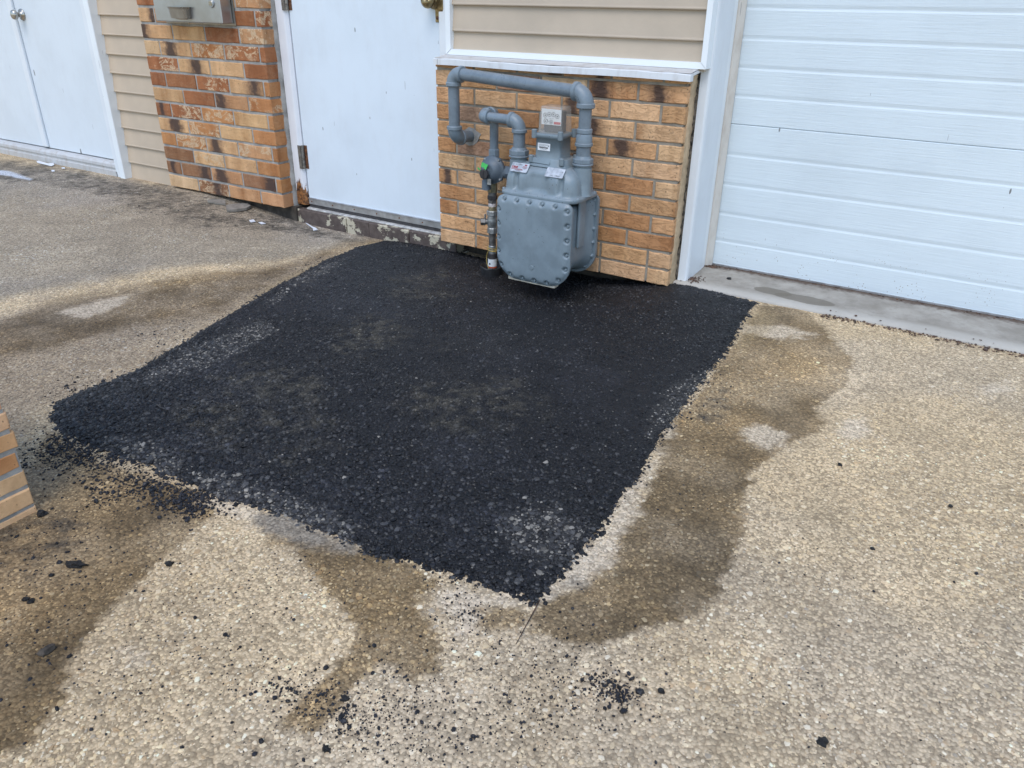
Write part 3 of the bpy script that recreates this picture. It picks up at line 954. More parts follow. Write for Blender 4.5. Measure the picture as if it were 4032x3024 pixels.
# stones standing proud of the patch, coarser towards its near corner
sx_, sy_ = scatter(190000, PATCH[:, 0].min() - 0.1, PATCH[:, 0].max() + 0.05, PATCH[:, 1].min() - 0.1, PATCH[:, 1].max() + 0.05)
sd = patch_sd(sx_, sy_)
coarse = smooth(1.9, 1.1, sy_) * 0.8 + 0.2 * smooth(2.2, 2.6, sy_)
cl = fbm(sx_, sy_, 4.0, 3)
prob = np.where(sd > 0, 0.40 + 0.40 * coarse + 0.9 * cl, 0) + np.where(sd > -0.02, 0.38 * smooth(-0.016, 0.0, sd) * smooth(0.06, 0.0, sd), 0)
ok = (rng.random(len(sx_)) < prob)
sx_, sy_, sd = sx_[ok], sy_[ok], sd[ok]
n = len(sx_)
sr = np.exp(rng.normal(math.log(0.0033), 0.42, n)) * (0.80 + 0.42 * smooth(1.7, 0.95, sy_)); sr = np.clip(sr, 0.0014, 0.0085)
scol, dst = asphalt_tone(sx_, sy_)
scol = scol * np.exp(rng.normal(0, 0.42, (n, 1)))
bare = rng.random(n) < (np.where(sr < 0.0032, 0.020, 0.003) + np.where(sr < 0.005, 0.85, 0.25) * dst * rng.random(n))
scol[bare] = np.array([0.27, 0.245, 0.21]) * rng.uniform(0.25, 1.15, (bare.sum(), 1))
half = (rng.random(n) < 0.16 + 0.5 * dst) & ~bare
scol[half] = scol[half] + np.array([0.058, 0.056, 0.054]) * rng.uniform(0.15, 1.0, (half.sum(), 1))
stones = link("asphalt_stone", stone_mesh("asphalt_stone", sx_, sy_, np.where(sd > 0, patch_top(sx_, sy_), ground_z(sx_, sy_)) + sr * 0.02, sr, scol, 0.58), patch, M['lump'])
stones["kind"] = "stuff"

# loose black crumbs on the concrete
CR = [  # (centre in the 2212 picture, spread x, spread y, number, mean radius)
    ((200, 985), 110, 30, 1150, 0.0038), ((330, 1045), 110, 34, 1000, 0.0038), ((410, 1085), 55, 26, 700, 0.0039), ((150, 960), 50, 25, 520, 0.0037),
    ((150, 1190), 130, 90, 190, 0.0034), ((80, 1330), 90, 140, 130, 0.0032), ((270, 850), 90, 30, 200, 0.0033), ((170, 850), 60, 25, 160, 0.0033),
    ((430, 730), 110, 40, 260, 0.0032), ((700, 575), 60, 20, 150, 0.0032), ((640, 610), 60, 22, 120, 0.0030),
    ((640, 1480), 80, 40, 190, 0.0027), ((800, 1540), 110, 45, 260, 0.0028), ((690, 1530), 60, 30, 60, 0.0029), ((745, 1555), 18, 18, 45, 0.0036), ((600, 1490), 30, 16, 40, 0.0034), ((900, 1580), 240, 60, 520, 0.0024), ((1100, 1420), 240, 60, 260, 0.0022), ((1010, 1330), 45, 40, 130, 0.0030), ((980, 1260), 50, 18, 70, 0.0030),
    ((1335, 1502), 30, 17, 130, 0.0038), ((1300, 1480), 36, 20, 110, 0.0032), ((1250, 1450), 170, 60, 240, 0.0024), ((1120, 1530), 260, 70, 330, 0.0024),
    ((450, 1330), 170, 90, 170, 0.0026), ((350, 1500), 200, 70, 200, 0.0024), ((1530, 800), 30, 35, 150, 0.0030), ((1500, 870), 45, 50, 120, 0.0028),
    ((1450, 1060), 60, 60, 70, 0.0026), ((1900, 1250), 260, 230, 150, 0.0023), ((1700, 1480), 240, 110, 90, 0.0022), ((600, 480), 120, 24, 240, 0.0028), ((350, 445), 100, 18, 160, 0.0028),
    ((1520, 612), 20, 6, 12, 0.0030), ((700, 1280), 200, 70, 130, 0.0025), ((1280, 1330), 60, 50, 60, 0.0026), ((830, 1460), 70, 60, 60, 0.0028)]
cx, cy, rr = [], [], []
for (u, v), su, sv, num, mr in CR:
    for _ in range(num):
        p = gnd((u + random.gauss(0, su) * 0.72) * 4032 / 2212, (v + random.gauss(0, sv) * 0.72) * 4032 / 2212)
        if p[1] < 2.74 and abs(p[0]) < 5: cx.append(p[0]); cy.append(p[1]); rr.append(mr * 0.52 * math.exp(random.gauss(0, 0.46)))
cx, cy, rr = np.array(cx), np.array(cy), np.array(rr)
ok = (patch_sd(cx, cy) < 0.0)
cx, cy, rr = cx[ok], cy[ok], rr[ok]
ccol = np.tile(np.array([0.013, 0.013, 0.016]), (len(cx), 1)) * rng.uniform(0.6, 1.9, (len(cx), 1))
gx_, gy_ = scatter(60000, -2.2, 1.2, 0.25, 1.9)
gp = np.clip(0.16 + 1.5 * fbm(gx_, gy_, 3.5, 4) + 0.8 * fbm(gx_, gy_, 15, 3), 0, 1) * smooth(1.9, 0.5, gy_) * np.where(gx_ > -0.05, 0.5, 1.0)
kk = (rng.random(len(gx_)) < gp * 0.75) & (patch_sd(gx_, gy_) < -0.004) & in_view(gx_, gy_)
gx_, gy_ = gx_[kk], gy_[kk]
gr_ = np.exp(rng.normal(math.log(0.00085), 0.35, len(gx_)))
cx, cy, rr = np.concatenate([cx, gx_]), np.concatenate([cy, gy_]), np.concatenate([rr, gr_])
ccol = np.tile(np.array([0.013, 0.013, 0.016]), (len(cx), 1)) * rng.uniform(0.6, 1.9, (len(cx), 1))
crumbs = link("asphalt_crumbs", stone_mesh("asphalt_crumbs", cx, cy, ground_z(cx, cy) + rr * 0.35, rr, ccol, 0.8), None, M['lump'])
tag(crumbs, "loose black asphalt crumbs scattered on the concrete round the patch", "crumbs", kind="stuff")

# ------------------------------------------------------------------ concrete apron below the garage door
mb = MB()
XA0, XA1 = -0.985, 4.0
xa = np.linspace(XA0, XA1, 160)
edge = 2.752 + 0.020 * fbm(xa, xa * 0, 3.0, 4) + 0.006 * fbm(xa, xa * 0, 30, 2)
prof = [(0.0, -0.02), (0.0, 0.004), (0.006, 0.0085), (0.03, 0.010), (0.12, 0.011), (0.30, 0.012), (0.6, 0.012)]
V = []
for x, e in zip(xa, edge):
    for (dy, z) in prof: V.append((x, e + dy, z))
K = len(prof)
Fc = [(i * K + j, (i + 1) * K + j, (i + 1) * K + j + 1, i * K + j + 1) for i in range(len(xa) - 1) for j in range(K - 1)]
mb.add(V, Fc, True)
apron = part("concrete_apron", mb, M['apron'], fix=False)
tag(apron, "smooth grey concrete apron strip below the garage door", kind="structure")

# ------------------------------------------------------------------ bricks
def brick_mesh(name, L, D, H, seed):
    """a brick with worn arrises and uneven edges; origin at its middle, front face at -D/2"""
    r = random.Random(seed)
    mb = MB()
    b = 0.0028
    x0, x1, y0, y1, z0, z1 = -L / 2, L / 2, -D / 2, D / 2, -H / 2, H / 2
    j = lambda a: r.uniform(-a, a)
    n = 6
    xs_ = [x0 + (x1 - x0) * i / (n - 1) for i in range(n)]
    top = [(x, z1 + j(0.0016)) for x in xs_]; bot = [(x, z0 + j(0.0016)) for x in xs_]
    V = []
    for (x, z) in bot: V.append((x, y0 + b, z))                                  # 0..n-1 front-bottom outer
    for i, (x, z) in enumerate(bot):                                             # n.. front-bottom inner
        xx = x + (b if i == 0 else -b if i == n - 1 else 0); V.append((xx, y0 + j(0.0006), z + b))
    for i, (x, z) in enumerate(top):
        xx = x + (b if i == 0 else -b if i == n - 1 else 0); V.append((xx, y0 + j(0.0006), z - b))
    for (x, z) in top: V.append((x, y0 + b, z))
    for (x, z) in ((x0, z0), (x1, z0), (x1, z1), (x0, z1)): V.append((x, y1, z))
    F = []
    for k in range(3):
        for i in range(n - 1):
            a = k * n + i
            F.append((a, a + 1, a + 1 + n, a + n))
    o = 4 * n
    F.append((0, n, 2 * n, 3 * n)); F.append((n - 1, 4 * n - 1, 3 * n - 1, 2 * n - 1))
    F.append(tuple([o] + [o + 1] + list(range(n - 1, -1, -1))))
    F.append(tuple(list(range(3 * n, 4 * n)) + [o + 2, o + 3]))
    F.append((0, 3 * n, o + 3, o)); F.append((n - 1, o + 1, o + 2, 4 * n - 1))
    mb.add(V, F)
    me = mb.mesh(name); fix_normals(me)
    return me

_bcache = {}
def brick(parent, mat, cxyz, L, D, H, col, mark=0.0, swirl=0.0, rotz=0.0):
    key = (round(L, 3), round(D, 3), round(H, 3), mat.name, random.randrange(4))
    if key not in _bcache:
        me = brick_mesh("brick", L, D, H, len(_bcache)); me.materials.append(mat); _bcache[key] = me
    o = bpy.data.objects.new("brick", _bcache[key]); COL.objects.link(o)
    o.parent = parent; o.location = cxyz; o.rotation_euler = (random.uniform(-.006, .006), random.uniform(-.004, .004), rotz + random.uniform(-.006, .006))
    k_ = random.uniform(0.90, 1.10); o.color = (*[c * k_ * random.uniform(0.985, 1.015) for c in col], mark)
    o.pass_index = int(swirl)
    return o

# colours of the two kinds of brick
TAN = (0.60, 0.355, 0.175); ORG = (0.46, 0.205, 0.080); RED = (0.33, 0.128, 0.052); BRN = (0.30, 0.145, 0.072); PNK = (0.52, 0.270, 0.130); CRM = (0.64, 0.420, 0.230)
def z1(x, y): return (x * .58770, y * .58770)

# --- mottled pier between the siding and the white door
YP = 2.70
PX0, PX1 = -3.980, -3.070
CH = 0.0284 * YP                      # course height
PZ = 0.0115                           # underside of the lowest course
pier = thing("brick_pier", "mottled orange and cream brick pier between the beige siding and white entry door", "brick pier")
mb = MB(); mb.box(PX0 + 0.004, PX1 - 0.007, YP + 0.0045, 2.785, PZ + 0.004, PZ + 31 * CH)
part("mortar", mb, M['mortar'], pier)
BP = 0.2485
evenj = [0, BP, 2 * BP, 3 * BP, PX1 - PX0]
oddj = [0, 0.5 * BP, 1.5 * BP, 2.5 * BP, 3.5 * BP, PX1 - PX0]
ROWS = {  # (colour, position of dark mark, pale swirl)
    0: [(CRM, 0, 0), (BRN, .66, 1), (PNK, 0, 0), (PNK, 0, 0)],
    1: [(BRN, .45, 0), (BRN, .80, 0), (PNK, .33, 0), (BRN, .88, 0), (ORG, 0, 0)],
    2: [(BRN, 0, 0), (TAN, 0, 1), (TAN, 0, 0), (ORG, 0, 0)],
    3: [(ORG, 0, 0), (ORG, 0, 1), (TAN, .30, 0), (PNK, 0, 1), (ORG, 0, 0)],
    4: [(TAN, .58, 0), (ORG, 0, 1), (TAN, 0, 0), (ORG, 0, 0)],
    5: [(RED, .4, 0), (RED, 0, 1), (ORG, 0, 1), (TAN, 0, 0), (ORG, 0, 0)],
    6: [(TAN, 0, 0), (RED, 0, 0), (PNK, .16, 0), (ORG, 0, 1)],
    7: [(RED, 0, 0), (RED, 0, 0), (RED, 0, 1), (TAN, .75, 0), (ORG, 0, 0)],
    8: [(RED, 0, 1), (TAN, .60, 0), (TAN, 0, 0), (RED, 0, 0)],
    9: [(CRM, 0, 0), (TAN, .32, 0), (ORG, 0, 1), (RED, 0, 1), (RED, 0, 0)],
    10: [(TAN, .06, 0), (TAN, 0, 0), (RED, 0, 0), (PNK, 0, 1)],
    11: [(TAN, .90, 0), (PNK, 0, 0), (TAN, 0, 0), (RED, 0, 0), (RED, 0, 1)],
    12: [(RED, 0, 0), (TAN, 0, 0), (TAN, .5, 0), (PNK, 0, 1)],
}
for r_ in range(0, 17):
    js = evenj if r_ % 2 == 0 else oddj
    spec = ROWS.get(r_) or [(random.choice([TAN, ORG, RED, PNK, BRN]), random.choice([0, 0, 0, .3, .7]), random.choice([0, 1, 0])) for _ in range(len(js) - 1)]
    z0 = PZ + r_ * CH
    for k in range(len(js) - 1):
        a = PX0 + js[k] + (0.0 if k == 0 else 0.0058); b = PX0 + js[k + 1] - (0.0 if k == len(js) - 2 else 0.0058)
        c, mk, sw = spec[k]
        brick(pier, M['brick_red'], ((a + b) / 2, YP + 0.036, z0 + CH / 2 - 0.0062), b - a, 0.072, CH - 0.0124, c, mk, sw)
# grey caulk joint down the door side
mb = MB()
zz = np.linspace(PZ - 0.005, 2.3, 70)
ring = []
for i, z in enumerate(zz):
    w_ = 0.004 * math.sin(i * 1.7) + random.uniform(-.003, .003)
    ring.append([(PX1 - 0.012, 2.757, z), (PX1 + 0.004 + w_, 2.772, z), (PX1 + 0.010 + w_, 2.790, z), (PX1 + 0.010, 2.80, z), (PX1 - 0.012, 2.80, z)])
mb.loft(ring)
part("caulk_joint", mb, M['mortar'], pier)
# dark footing below the hanging bricks
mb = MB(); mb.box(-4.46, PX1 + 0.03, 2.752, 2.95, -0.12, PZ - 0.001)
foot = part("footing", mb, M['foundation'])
tag(foot, "dark concrete footing showing under the mottled brick pier", "footing")

# --- tan panel behind the gas meter
YB = 2.70
BX0, BX1 = -2.069, -0.985
TH = 0.02448 * YB
TZ = 0.006
wall = thing("brick_wall", "low tan brick wall panel behind the grey gas meter", "brick wall")
mb = MB(); mb.box(BX0 + 0.006, BX1 - 0.006, YB + 0.0042, 2.785, TZ + 0.004, TZ + 11.45 * TH)
part("mortar", mb, M['mortar_tan'], wall)
BP2 = 0.2005
jA = [0.191 + BP2 * k for k in range(5)]
jB = [0.098 + BP2 * k for k in range(5)]
T1 = (0.68, 0.412, 0.222); T2 = (0.62, 0.342, 0.165); T3 = (0.52, 0.255, 0.112); T4 = (0.46, 0.270, 0.172); T5 = (0.70, 0.455, 0.260)
TR = {0: [T1, T2, T1, T1, T1, T1], 1: [T2, T2, T1, T1, T2, T1], 2: [T3, T1, T2, T1, T3, T3], 3: [T3, T2, T1, T1, T3, T2], 4: [T2, T1, T1, T1, T2, T2, T1],
      5: [T1, T1, T3, T2, T3, T1], 6: [T3, T4, T2, T1, T1, T1], 7: [T2, T1, T3, T2, T2, T1], 8: [T3, T4, T3, T2, T1, T1], 9: [T2, T1, T2, T1, T1, T2], 10: [T1, T2, T4, T5, T2, T2], 11: [T2, T1, T1, T2, T1, T2]}
TM = {(4, 0): .5, (7, 4): .30, (6, 3): .9, (10, 4): .25, (10, 5): .42, (8, 4): .12, (9, 3): .2, (11, 3): .8, (11, 2): .85, (6, 4): .08, (3, 3): .4}
for r_ in range(12):
    js = [0] + [j for j in (jB if r_ in (2, 4, 6, 8, 10) else jA) if j < BX1 - BX0 - 0.05] + [BX1 - BX0]
    if r_ in (0, 2): pass
    z0 = TZ + r_ * TH; h = TH if r_ < 11 else 0.45 * TH
    for k in range(len(js) - 1):
        a = BX0 + js[k] + (0 if k == 0 else 0.0050); b = BX0 + js[k + 1] - (0 if k == len(js) - 2 else 0.0050)
        cols = TR[r_]; c = cols[k % len(cols)]
        brick(wall, M['brick_tan'], ((a + b) / 2, YB + 0.036, z0 + h / 2 - 0.0048), b - a, 0.072, h - 0.0096, c, TM.get((r_, k), 0), 0)
# mortar smeared over the right-hand return of the panel
mb = MB()
zz = np.linspace(TZ - 0.004, TZ + 11.4 * TH, 60); ring = []
for i, z in enumerate(zz):
    w_ = random.uniform(-.0025, .0025)
    ring.append([(BX1 - 0.004, 2.722 + w_, z), (BX1 + 0.0025, 2.730 + w_, z), (BX1 + 0.003 + w_ * .5, 2.776 + w_ * 2, z), (BX1 - 0.004, 2.780, z)])
mb.loft(ring)
part("mortar_smear", mb, M['smear'], wall)
mb = MB()
ring = []
for i, z in enumerate(np.linspace(-0.04, 0.76, 50)):
    w_ = random.uniform(-.006, .006)
    ring.append([(BX1 - 0.02, 2.778 + w_ * .3, z), (BX1 + 0.004 + w_ * .5, 2.782 + w_ * .3, z), (BX1 + 0.0145, 2.79, z), (BX1 - 0.02, 2.795, z)])
mb.loft(ring)
gap = part("gap_filler", mb, M['dark_gap'], wall, "dark crumbling filler between the tan bricks and the garage jamb")
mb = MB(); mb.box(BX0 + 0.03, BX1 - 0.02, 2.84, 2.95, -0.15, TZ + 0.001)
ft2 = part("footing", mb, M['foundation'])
tag(ft2, "recessed footing coloured dark for the shaded gap below the tan brick panel", "footing")

mb = MB()
pp = [(-1.893 + (0.040 + random.uniform(-.008, .012)) * math.cos(a) * 1.15, 0.478 + (0.032 + random.uniform(-.006, .009)) * math.sin(a)) for a in np.linspace(0, 2 * math.pi, 15)[:-1]]
mb.loft([[(x, y, z) for x, z in pp] for y in (2.7035, 2.6975)], smooth_=False)
part("mortar_patch", mb, M['mortar'], wall, "grey mortar smeared round the hole of the gas pipe")
# cap flashing on top of the panel
sill = MB()
SX0, SX1 = -2.056, -0.970
P_ = [(2.672, 0.7445), (2.672, 0.7655), (2.676, 0.768), (2.745, 0.7765), (2.80, 0.778), (2.80, 0.772), (2.70, 0.762), (2.70, 0.7445)]
sxs = np.linspace(SX0, SX1, 40)
ring = [[(x, y, z + 0.0015 * math.sin(x * 9) + (0.0008 * math.sin(x * 47) if 1 <= i <= 3 else 0)) for i, (y, z) in enumerate(P_)] for x in sxs]
sill.loft(ring, smooth_=False)
st_ = MB(); st_.loft([[(x, y, z) for y, z in ((2.678, 0.7705), (2.743, 0.7785), (2.76, 0.779), (2.76, 0.7776), (2.743, 0.7771), (2.678, 0.7691))] for x in (SX0 + 0.002, SX1 - 0.002)], smooth_=False)
sill.box(SX0 - 0.014, SX0 - 0.0005, 2.690, 2.692, 0.748, 0.764)
sl = part("metal_sill", sill, M['trim_scuffed'])
part('sill_top', st_, M['sill_dirty'], sl)
tag(sl, "scuffed white metal sill capping the tan brick panel", "sill")

# ------------------------------------------------------------------ vinyl siding
def plank_mesh(name, x0, x1, yb, h, mat):
    """one lapped board: leans out towards its lower edge and rolls under"""
    pr = [(0.004, h), (-0.0085, 0.010), (-0.0105, 0.004), (-0.0095, 0.0008), (-0.006, 0.0), (0.004, 0.0005)]
    mb = MB()
    mb.loft([[(x, yb + dy, z) for dy, z in pr] for x in (x0, x1)], smooth_=False)
    me = mb.mesh(name); fix_normals(me); me.materials.append(mat)
    return me

YS = 2.742
ls = thing("lap_siding", "narrow strip of beige lap siding between the storage doors and mottled pier", "siding")
lx0 = at_y(*z1(850, 1190), YS)[0] - 0.01
sp = 0.0359 * YS
me = plank_mesh("plank", lx0, PX0 + 0.02, YS, sp + 0.004, M['vinyl'])
zb = 1.0 - 0.3680 * YS
for k in range(23):
    o = link("plank", me, ls); o.location = (0, random.uniform(-.0008, .0008), zb + k * sp)
mb = MB(); mb.box(lx0, PX0 + 0.02, YS + 0.006, YS + 0.05, -0.02, 2.4)
part("backing", mb, M['inside'], ls)
mb = MB(); mb.box(lx0 + 0.01, lx0 + 0.035, YS - 0.016, YS - 0.002, zb - 0.022, zb - 0.002)
part("starter_clip", mb, M['trim_white'], ls)

def z3(x, y): return (1650 + x * .36166, 150 + y * .36166)
def z5(x, y): return (2400 + x * .40687, y * .40687)
YC = 2.765
cs = thing("lap_siding", "beige lap siding panel in a white surround above the tan bricks", "siding")
YT = 2.742
tl = at_y(*z3(298, 190), YT); tr = at_y(*z5(930, 680), YT); tli = at_y(*z3(347, 122), YT); tri = at_y(*z5(884, 602), YT)
TB = 0.7795; TIN = 0.5 * (tli[2] + tri[2]); TXL, TXR, TIL, TIR = tl[0], tr[0], tli[0], tri[0]
pc_ = 0.0953 * YC / 2.76
zc = 1 - 0.1335 * YC / 2.76
me = plank_mesh("plank", TIL - 0.012, TIR + 0.012, YC, pc_ + 0.004, M['vinyl2'])
for k in range(-1, 17):
    o = link("plank", me, cs); o.location = (0, random.uniform(-.0006, .0006), zc + k * pc_)
mb = MB(); mb.box(TXL + 0.005, TXR - 0.005, YC + 0.006, YC + 0.06, 0.79, 2.4)
part("backing", mb, M['inside'], cs)
def mitre(name, pts, y0, y1):
    mb = MB()
    mb.add([(x, y0, z) for x, z in pts] + [(x, y1, z) for x, z in pts], [(0, 1, 2, 3), (4, 7, 6, 5), (0, 4, 5, 1), (1, 5, 6, 2), (2, 6, 7, 3), (3, 7, 4, 0)])
    return part(name, mb, M['trim_white'], cs)
e = 0.0006
mitre("trim", [(TXL, TB), (TXR, TB), (TIR, TIN), (TIL, TIN)], YT, 2.80)
mitre("trim", [(TXL - e, TB + e * 2), (TIL - e, TIN + e * 2), (TIL - e, 2.4), (TXL - e, 2.4)], YT - 0.0015, 2.80)
mitre("trim", [(TXR + e, TB + e * 2), (TXR + e, 2.4), (TIR + e, 2.4), (TIR + e, TIN + e * 2)], YT - 0.0015, 2.80)

# ------------------------------------------------------------------ white entry door with its frame
YD = 2.805
def z2(x, y): return (1000 + x * .45208, y * .45208)
DX0, DX1, DZ0 = -2.990, -2.118, 0.052
door = thing("entry_door", "white steel entry door with rusty hinges between the two brick walls", "door")
mb = MB(); mb.box(DX0, DX1, YD, YD + 0.042, DZ0 - 0.028, 2.05, 0.0016)
part("door_panel", mb, M['door_white'], door)
# sweep along the foot with its screws
bl = at_y(1050 + 460 * .36166, 650 + 375 * .36166, YD - 0.01)
SZ1 = 0.5 * (bl[2] + at_y(1050 + 1885 * .36166, 650 + 605 * .36166, YD - 0.01)[2])
mb = MB(); mb.box(DX0 + 0.002, DX1 - 0.002, YD - 0.0065, YD - 0.0005, SZ1 - 0.031, SZ1 - 0.004, 0.001)
mb.box(DX0 + 0.002, DX1 - 0.002, YD - 0.010, YD - 0.0005, SZ1 - 0.0038, SZ1 + 0.002, 0.001)
sweep = part("door_sweep", mb, M['alu'], door)
mb = MB(); mb.box(DX0 + 0.004, DX1 - 0.004, YD - 0.0035, YD + 0.004, SZ1 - 0.046, SZ1 - 0.0315)
part("sweep_bristle", mb, M['cap_dark'], door)
ms = MB(); ms.cyl((0, 0.002, 0), (0, -0.0022, 0), 0.0038, 8, 0.0008); mes = ms.mesh("screw"); fix_normals(mes); mes.materials.append(M['rust'])
for u in (490, 716, 951, 1195, 1440, 1692):
    t = (u - 460) / (1885 - 460)
    p = at_y(1050 + u * .36166, 650 + (398 + 0.163 * (u - 490)) * .36166, YD - 0.008)
    o = link("screw", mes, sweep); o.location = (p[0], YD - 0.0065, SZ1 - 0.0165)
def hinge(zc_, h):
    mb = MB()
    n5 = 5
    for k in range(n5):
        a = zc_ - h / 2 + h * k / n5; mb.cyl((DX0 - 0.001, YD - 0.0105, a + 0.0006), (DX0 - 0.001, YD - 0.0105, a + h / n5 - 0.0006), 0.0085, 12, 0.0012)
    o = part("hinge", mb, M['hinge'], door)
    mb = MB(); mb.box(DX0 + 0.0005, DX0 + 0.022, YD - 0.0022, YD - 0.0003, zc_ - h / 2, zc_ + h / 2)
    part("leaf", mb, M['rust'], o)
    mb = MB(); mb.box(DX0 - 0.022, DX0 - 0.003, YD - 0.0222, YD - 0.0203, zc_ - h / 2, zc_ + h / 2)
    part("leaf", mb, M['hinge'], o)
    return o
hb = at_y(*z2(415, 1465), YD - 0.012)[2]; ht = at_y(*z2(405, 1265), YD - 0.012)[2]
hinge(0.5 * (hb + ht), ht - hb)
h2 = at_y(*z2(262, 88), YD - 0.012)[2]
hinge(h2 + 0.5 * (ht - hb), ht - hb)
# knob with rose and the latch guard
kb = at_y(1600 + 690 * .0904, 60 * .0904, YD - 0.075)
kn = MB()
kc = Vector((kb[0] + 0.006, YD - 0.060, kb[2] + 0.004))
prof = [(0.0, 0.030), (0.004, 0.034), (0.008, 0.033), (0.014, 0.018), (0.022, 0.0145), (0.030, 0.017), (0.036, 0.026), (0.046, 0.0305), (0.056, 0.029), (0.064, 0.022), (0.067, 0.016), (0.0665, 0.011), (0.069, 0.010)]
kn.tube([(kc.x, YD - d, kc.z) for d, r in prof], [r for d, r in prof], 28, True, True)
knob = part("door_knob", kn, M['brass'], door)
kn = MB(); kn.cyl((kc.x, YD - 0.0688, kc.z), (kc.x, YD - 0.0705, kc.z), 0.0085, 14, 0.0006); kn.box(kc.x - 0.0008, kc.x + 0.0008, YD - 0.0712, YD - 0.0700, kc.z - 0.005, kc.z + 0.005)
part("keyway", kn, M['nickel'], knob)
def z8(x, y): return (1600 + x * .09042, y * .09042)
gl = at_y(*z8(1265, 950), YD - 0.004); gt = at_y(*z8(1265, 0), YD - 0.004)
GX0, GZ0 = gl[0], gl[2] - 0.002
mb = MB()
mb.box(GX0, GX0 + 0.062, YD - 0.0042, YD - 0.0006, GZ0, GZ0 + 0.24, 0.0016)
guard = part("latch_guard", mb, M['brass'], door)
mb = MB()
cxg = GX0 + 0.036
ring = []
for (z, w_, d) in [(GZ0 + 0.030, 0.004, 0.004), (GZ0 + 0.038, 0.014, 0.010), (GZ0 + 0.050, 0.019, 0.014), (GZ0 + 0.20, 0.019, 0.014)]:
    ring.append([(cxg - w_, YD - 0.004, z), (cxg - w_ * 0.7, YD - 0.004 - d, z), (cxg + w_ * 0.7, YD - 0.004 - d, z), (cxg + w_, YD - 0.004, z)])
mb.loft(ring, smooth_=False)
part("guard_rib", mb, M['brass'], guard)
mb = MB(); mb.tube([(GX0 + 0.012, YD - 0.004 - d, GZ0 + 0.0165) for d in (0, 0.003, 0.005, 0.0058)], [0.0068, 0.0066, 0.0045, 0.001], 14)
part("guard_bolt", mb, M['rust'], guard)

fr = thing("door_surround", "white steel frame of the entry door, rusted through at its left foot", "door frame")
mb = MB()
ring = []
for z in (0.020, 2.1):
    ring.append([(-3.062, 2.795, z), (-3.058, 2.787, z), (-3.012, 2.787, z), (-3.006, 2.790, z), (-2.9945, 2.802, z), (-2.9945, 2.86, z), (-3.062, 2.86, z)])
mb.loft(ring, smooth_=False)
part("frame_post", mb, M['frame_rust'], fr)
mb = MB(); mb.box(DX1 + 0.004, -2.02, 2.790, 2.86, 0.02, 2.1, 0.003)
part("frame_post", mb, M['frame_white'], fr)
mb = MB()
zs = SZ1 - 0.046
P_ = [(2.784, zs - 0.0105), (2.784, zs - 0.0060), (2.786, zs - 0.0045), (2.80, zs - 0.002), (2.87, zs - 0.002), (2.87, zs - 0.0105)]
mb.loft([[(x, y, z) for y, z in P_] for x in (-2.994, -2.03)], smooth_=False)
part("threshold", mb, M['alu_worn'], fr)

# concrete block step with peeling brown paint
st = thing("door_step", "brown painted concrete block step with peeling paint under the white entry door", "step")
xb = [PX1 - 0.06] + [at_y(1050 + u * .36166, 650 + 650 * .36166, 2.764)[0] for u in (385, 870, 1112, 1545)] + [BX0 + 0.04]
for i in range(len(xb) - 1):
    mb = MB(); mb.box(xb[i] + 0.0015, xb[i + 1] - 0.0015, 2.762 + random.uniform(-.003, .002), 2.92, -0.16, zs - 0.0110, 0.003)
    part("block", mb, M['peel'], st)

# ------------------------------------------------------------------ storage doors at the left
YL = 2.745
def leafdoor(x0, x1, label):
    t = thing("storage_door", label, "door", "white storage doors")
    mb = MB(); mb.box(x0, x1, YL, YL + 0.04, 0.086, 2.05, 0.0015)
    part("door_panel", mb, M['store_white'], t)
    return t
rx = at_y(*z1(75, 0), YL)[0]; lx = at_y(*z1(108, 130), YL)[0]
tR = at_y(*z1(745, 1050), YL)[0]
AX = at_y(*z1(315, 1000), YL - 0.01)[0]
dR = leafdoor(AX + 0.004, tR + 0.03, "white storage door leaf with the round knob, beside the beige siding")
dL = leafdoor(AX - 0.95, AX - 0.002, "white storage door leaf without a knob at the far left")
mb = MB(); mb.box(AX - 0.028, AX + 0.024, YL - 0.017, YL - 0.001, 0.092, 2.05, 0.003)
part("astragal", mb, M['frame_white'], dL)
kp = at_y(*z1(150, 98), YL)
kn = MB()
prof = [(0.0, 0.031), (0.003, 0.033), (0.007, 0.031), (0.010, 0.014), (0.026, 0.012), (0.032, 0.018), (0.038, 0.025), (0.048, 0.0275), (0.058, 0.024), (0.063, 0.015), (0.065, 0.003)]
kn.tube([(kp[0], YL - d, kp[2]) for d, r in prof], [r for d, r in prof], 24)
part("door_knob", kn, M['nickel'], dR)
sf = thing("door_surround", "white wooden frame and worn threshold around the storage doors", "door frame")
mb = MB()
P_ = [(2.700, -0.008), (2.700, 0.030), (2.706, 0.034), (2.706, 0.046), (2.700, 0.050), (2.702, 0.066), (2.716, 0.076), (2.74, 0.080), (2.80, 0.080), (2.80, -0.008)]
mb.loft([[(x, y, z) for y, z in P_] for x in (AX - 1.1, tR + 0.10)], smooth_=False)
part("threshold", mb, M['thresh_white'], sf)
f0 = at_y(*z1(790, 1170), 2.69)[0]; f1 = at_y(*z1(842, 1205), 2.69)[0]; fm = at_y(*z1(806, 1180), 2.69)[0]
mb = MB(); mb.box(f0 - 0.03, fm - 0.001, 2.700, 2.80, -0.004, 2.1, 0.002)
part("door_jamb", mb, M['frame_white'], sf)
mb = MB(); mb.box(fm + 0.0005, f1, 2.688, 2.80, -0.014, 2.1, 0.003)
part("door_jamb", mb, M['trim_white'], sf)

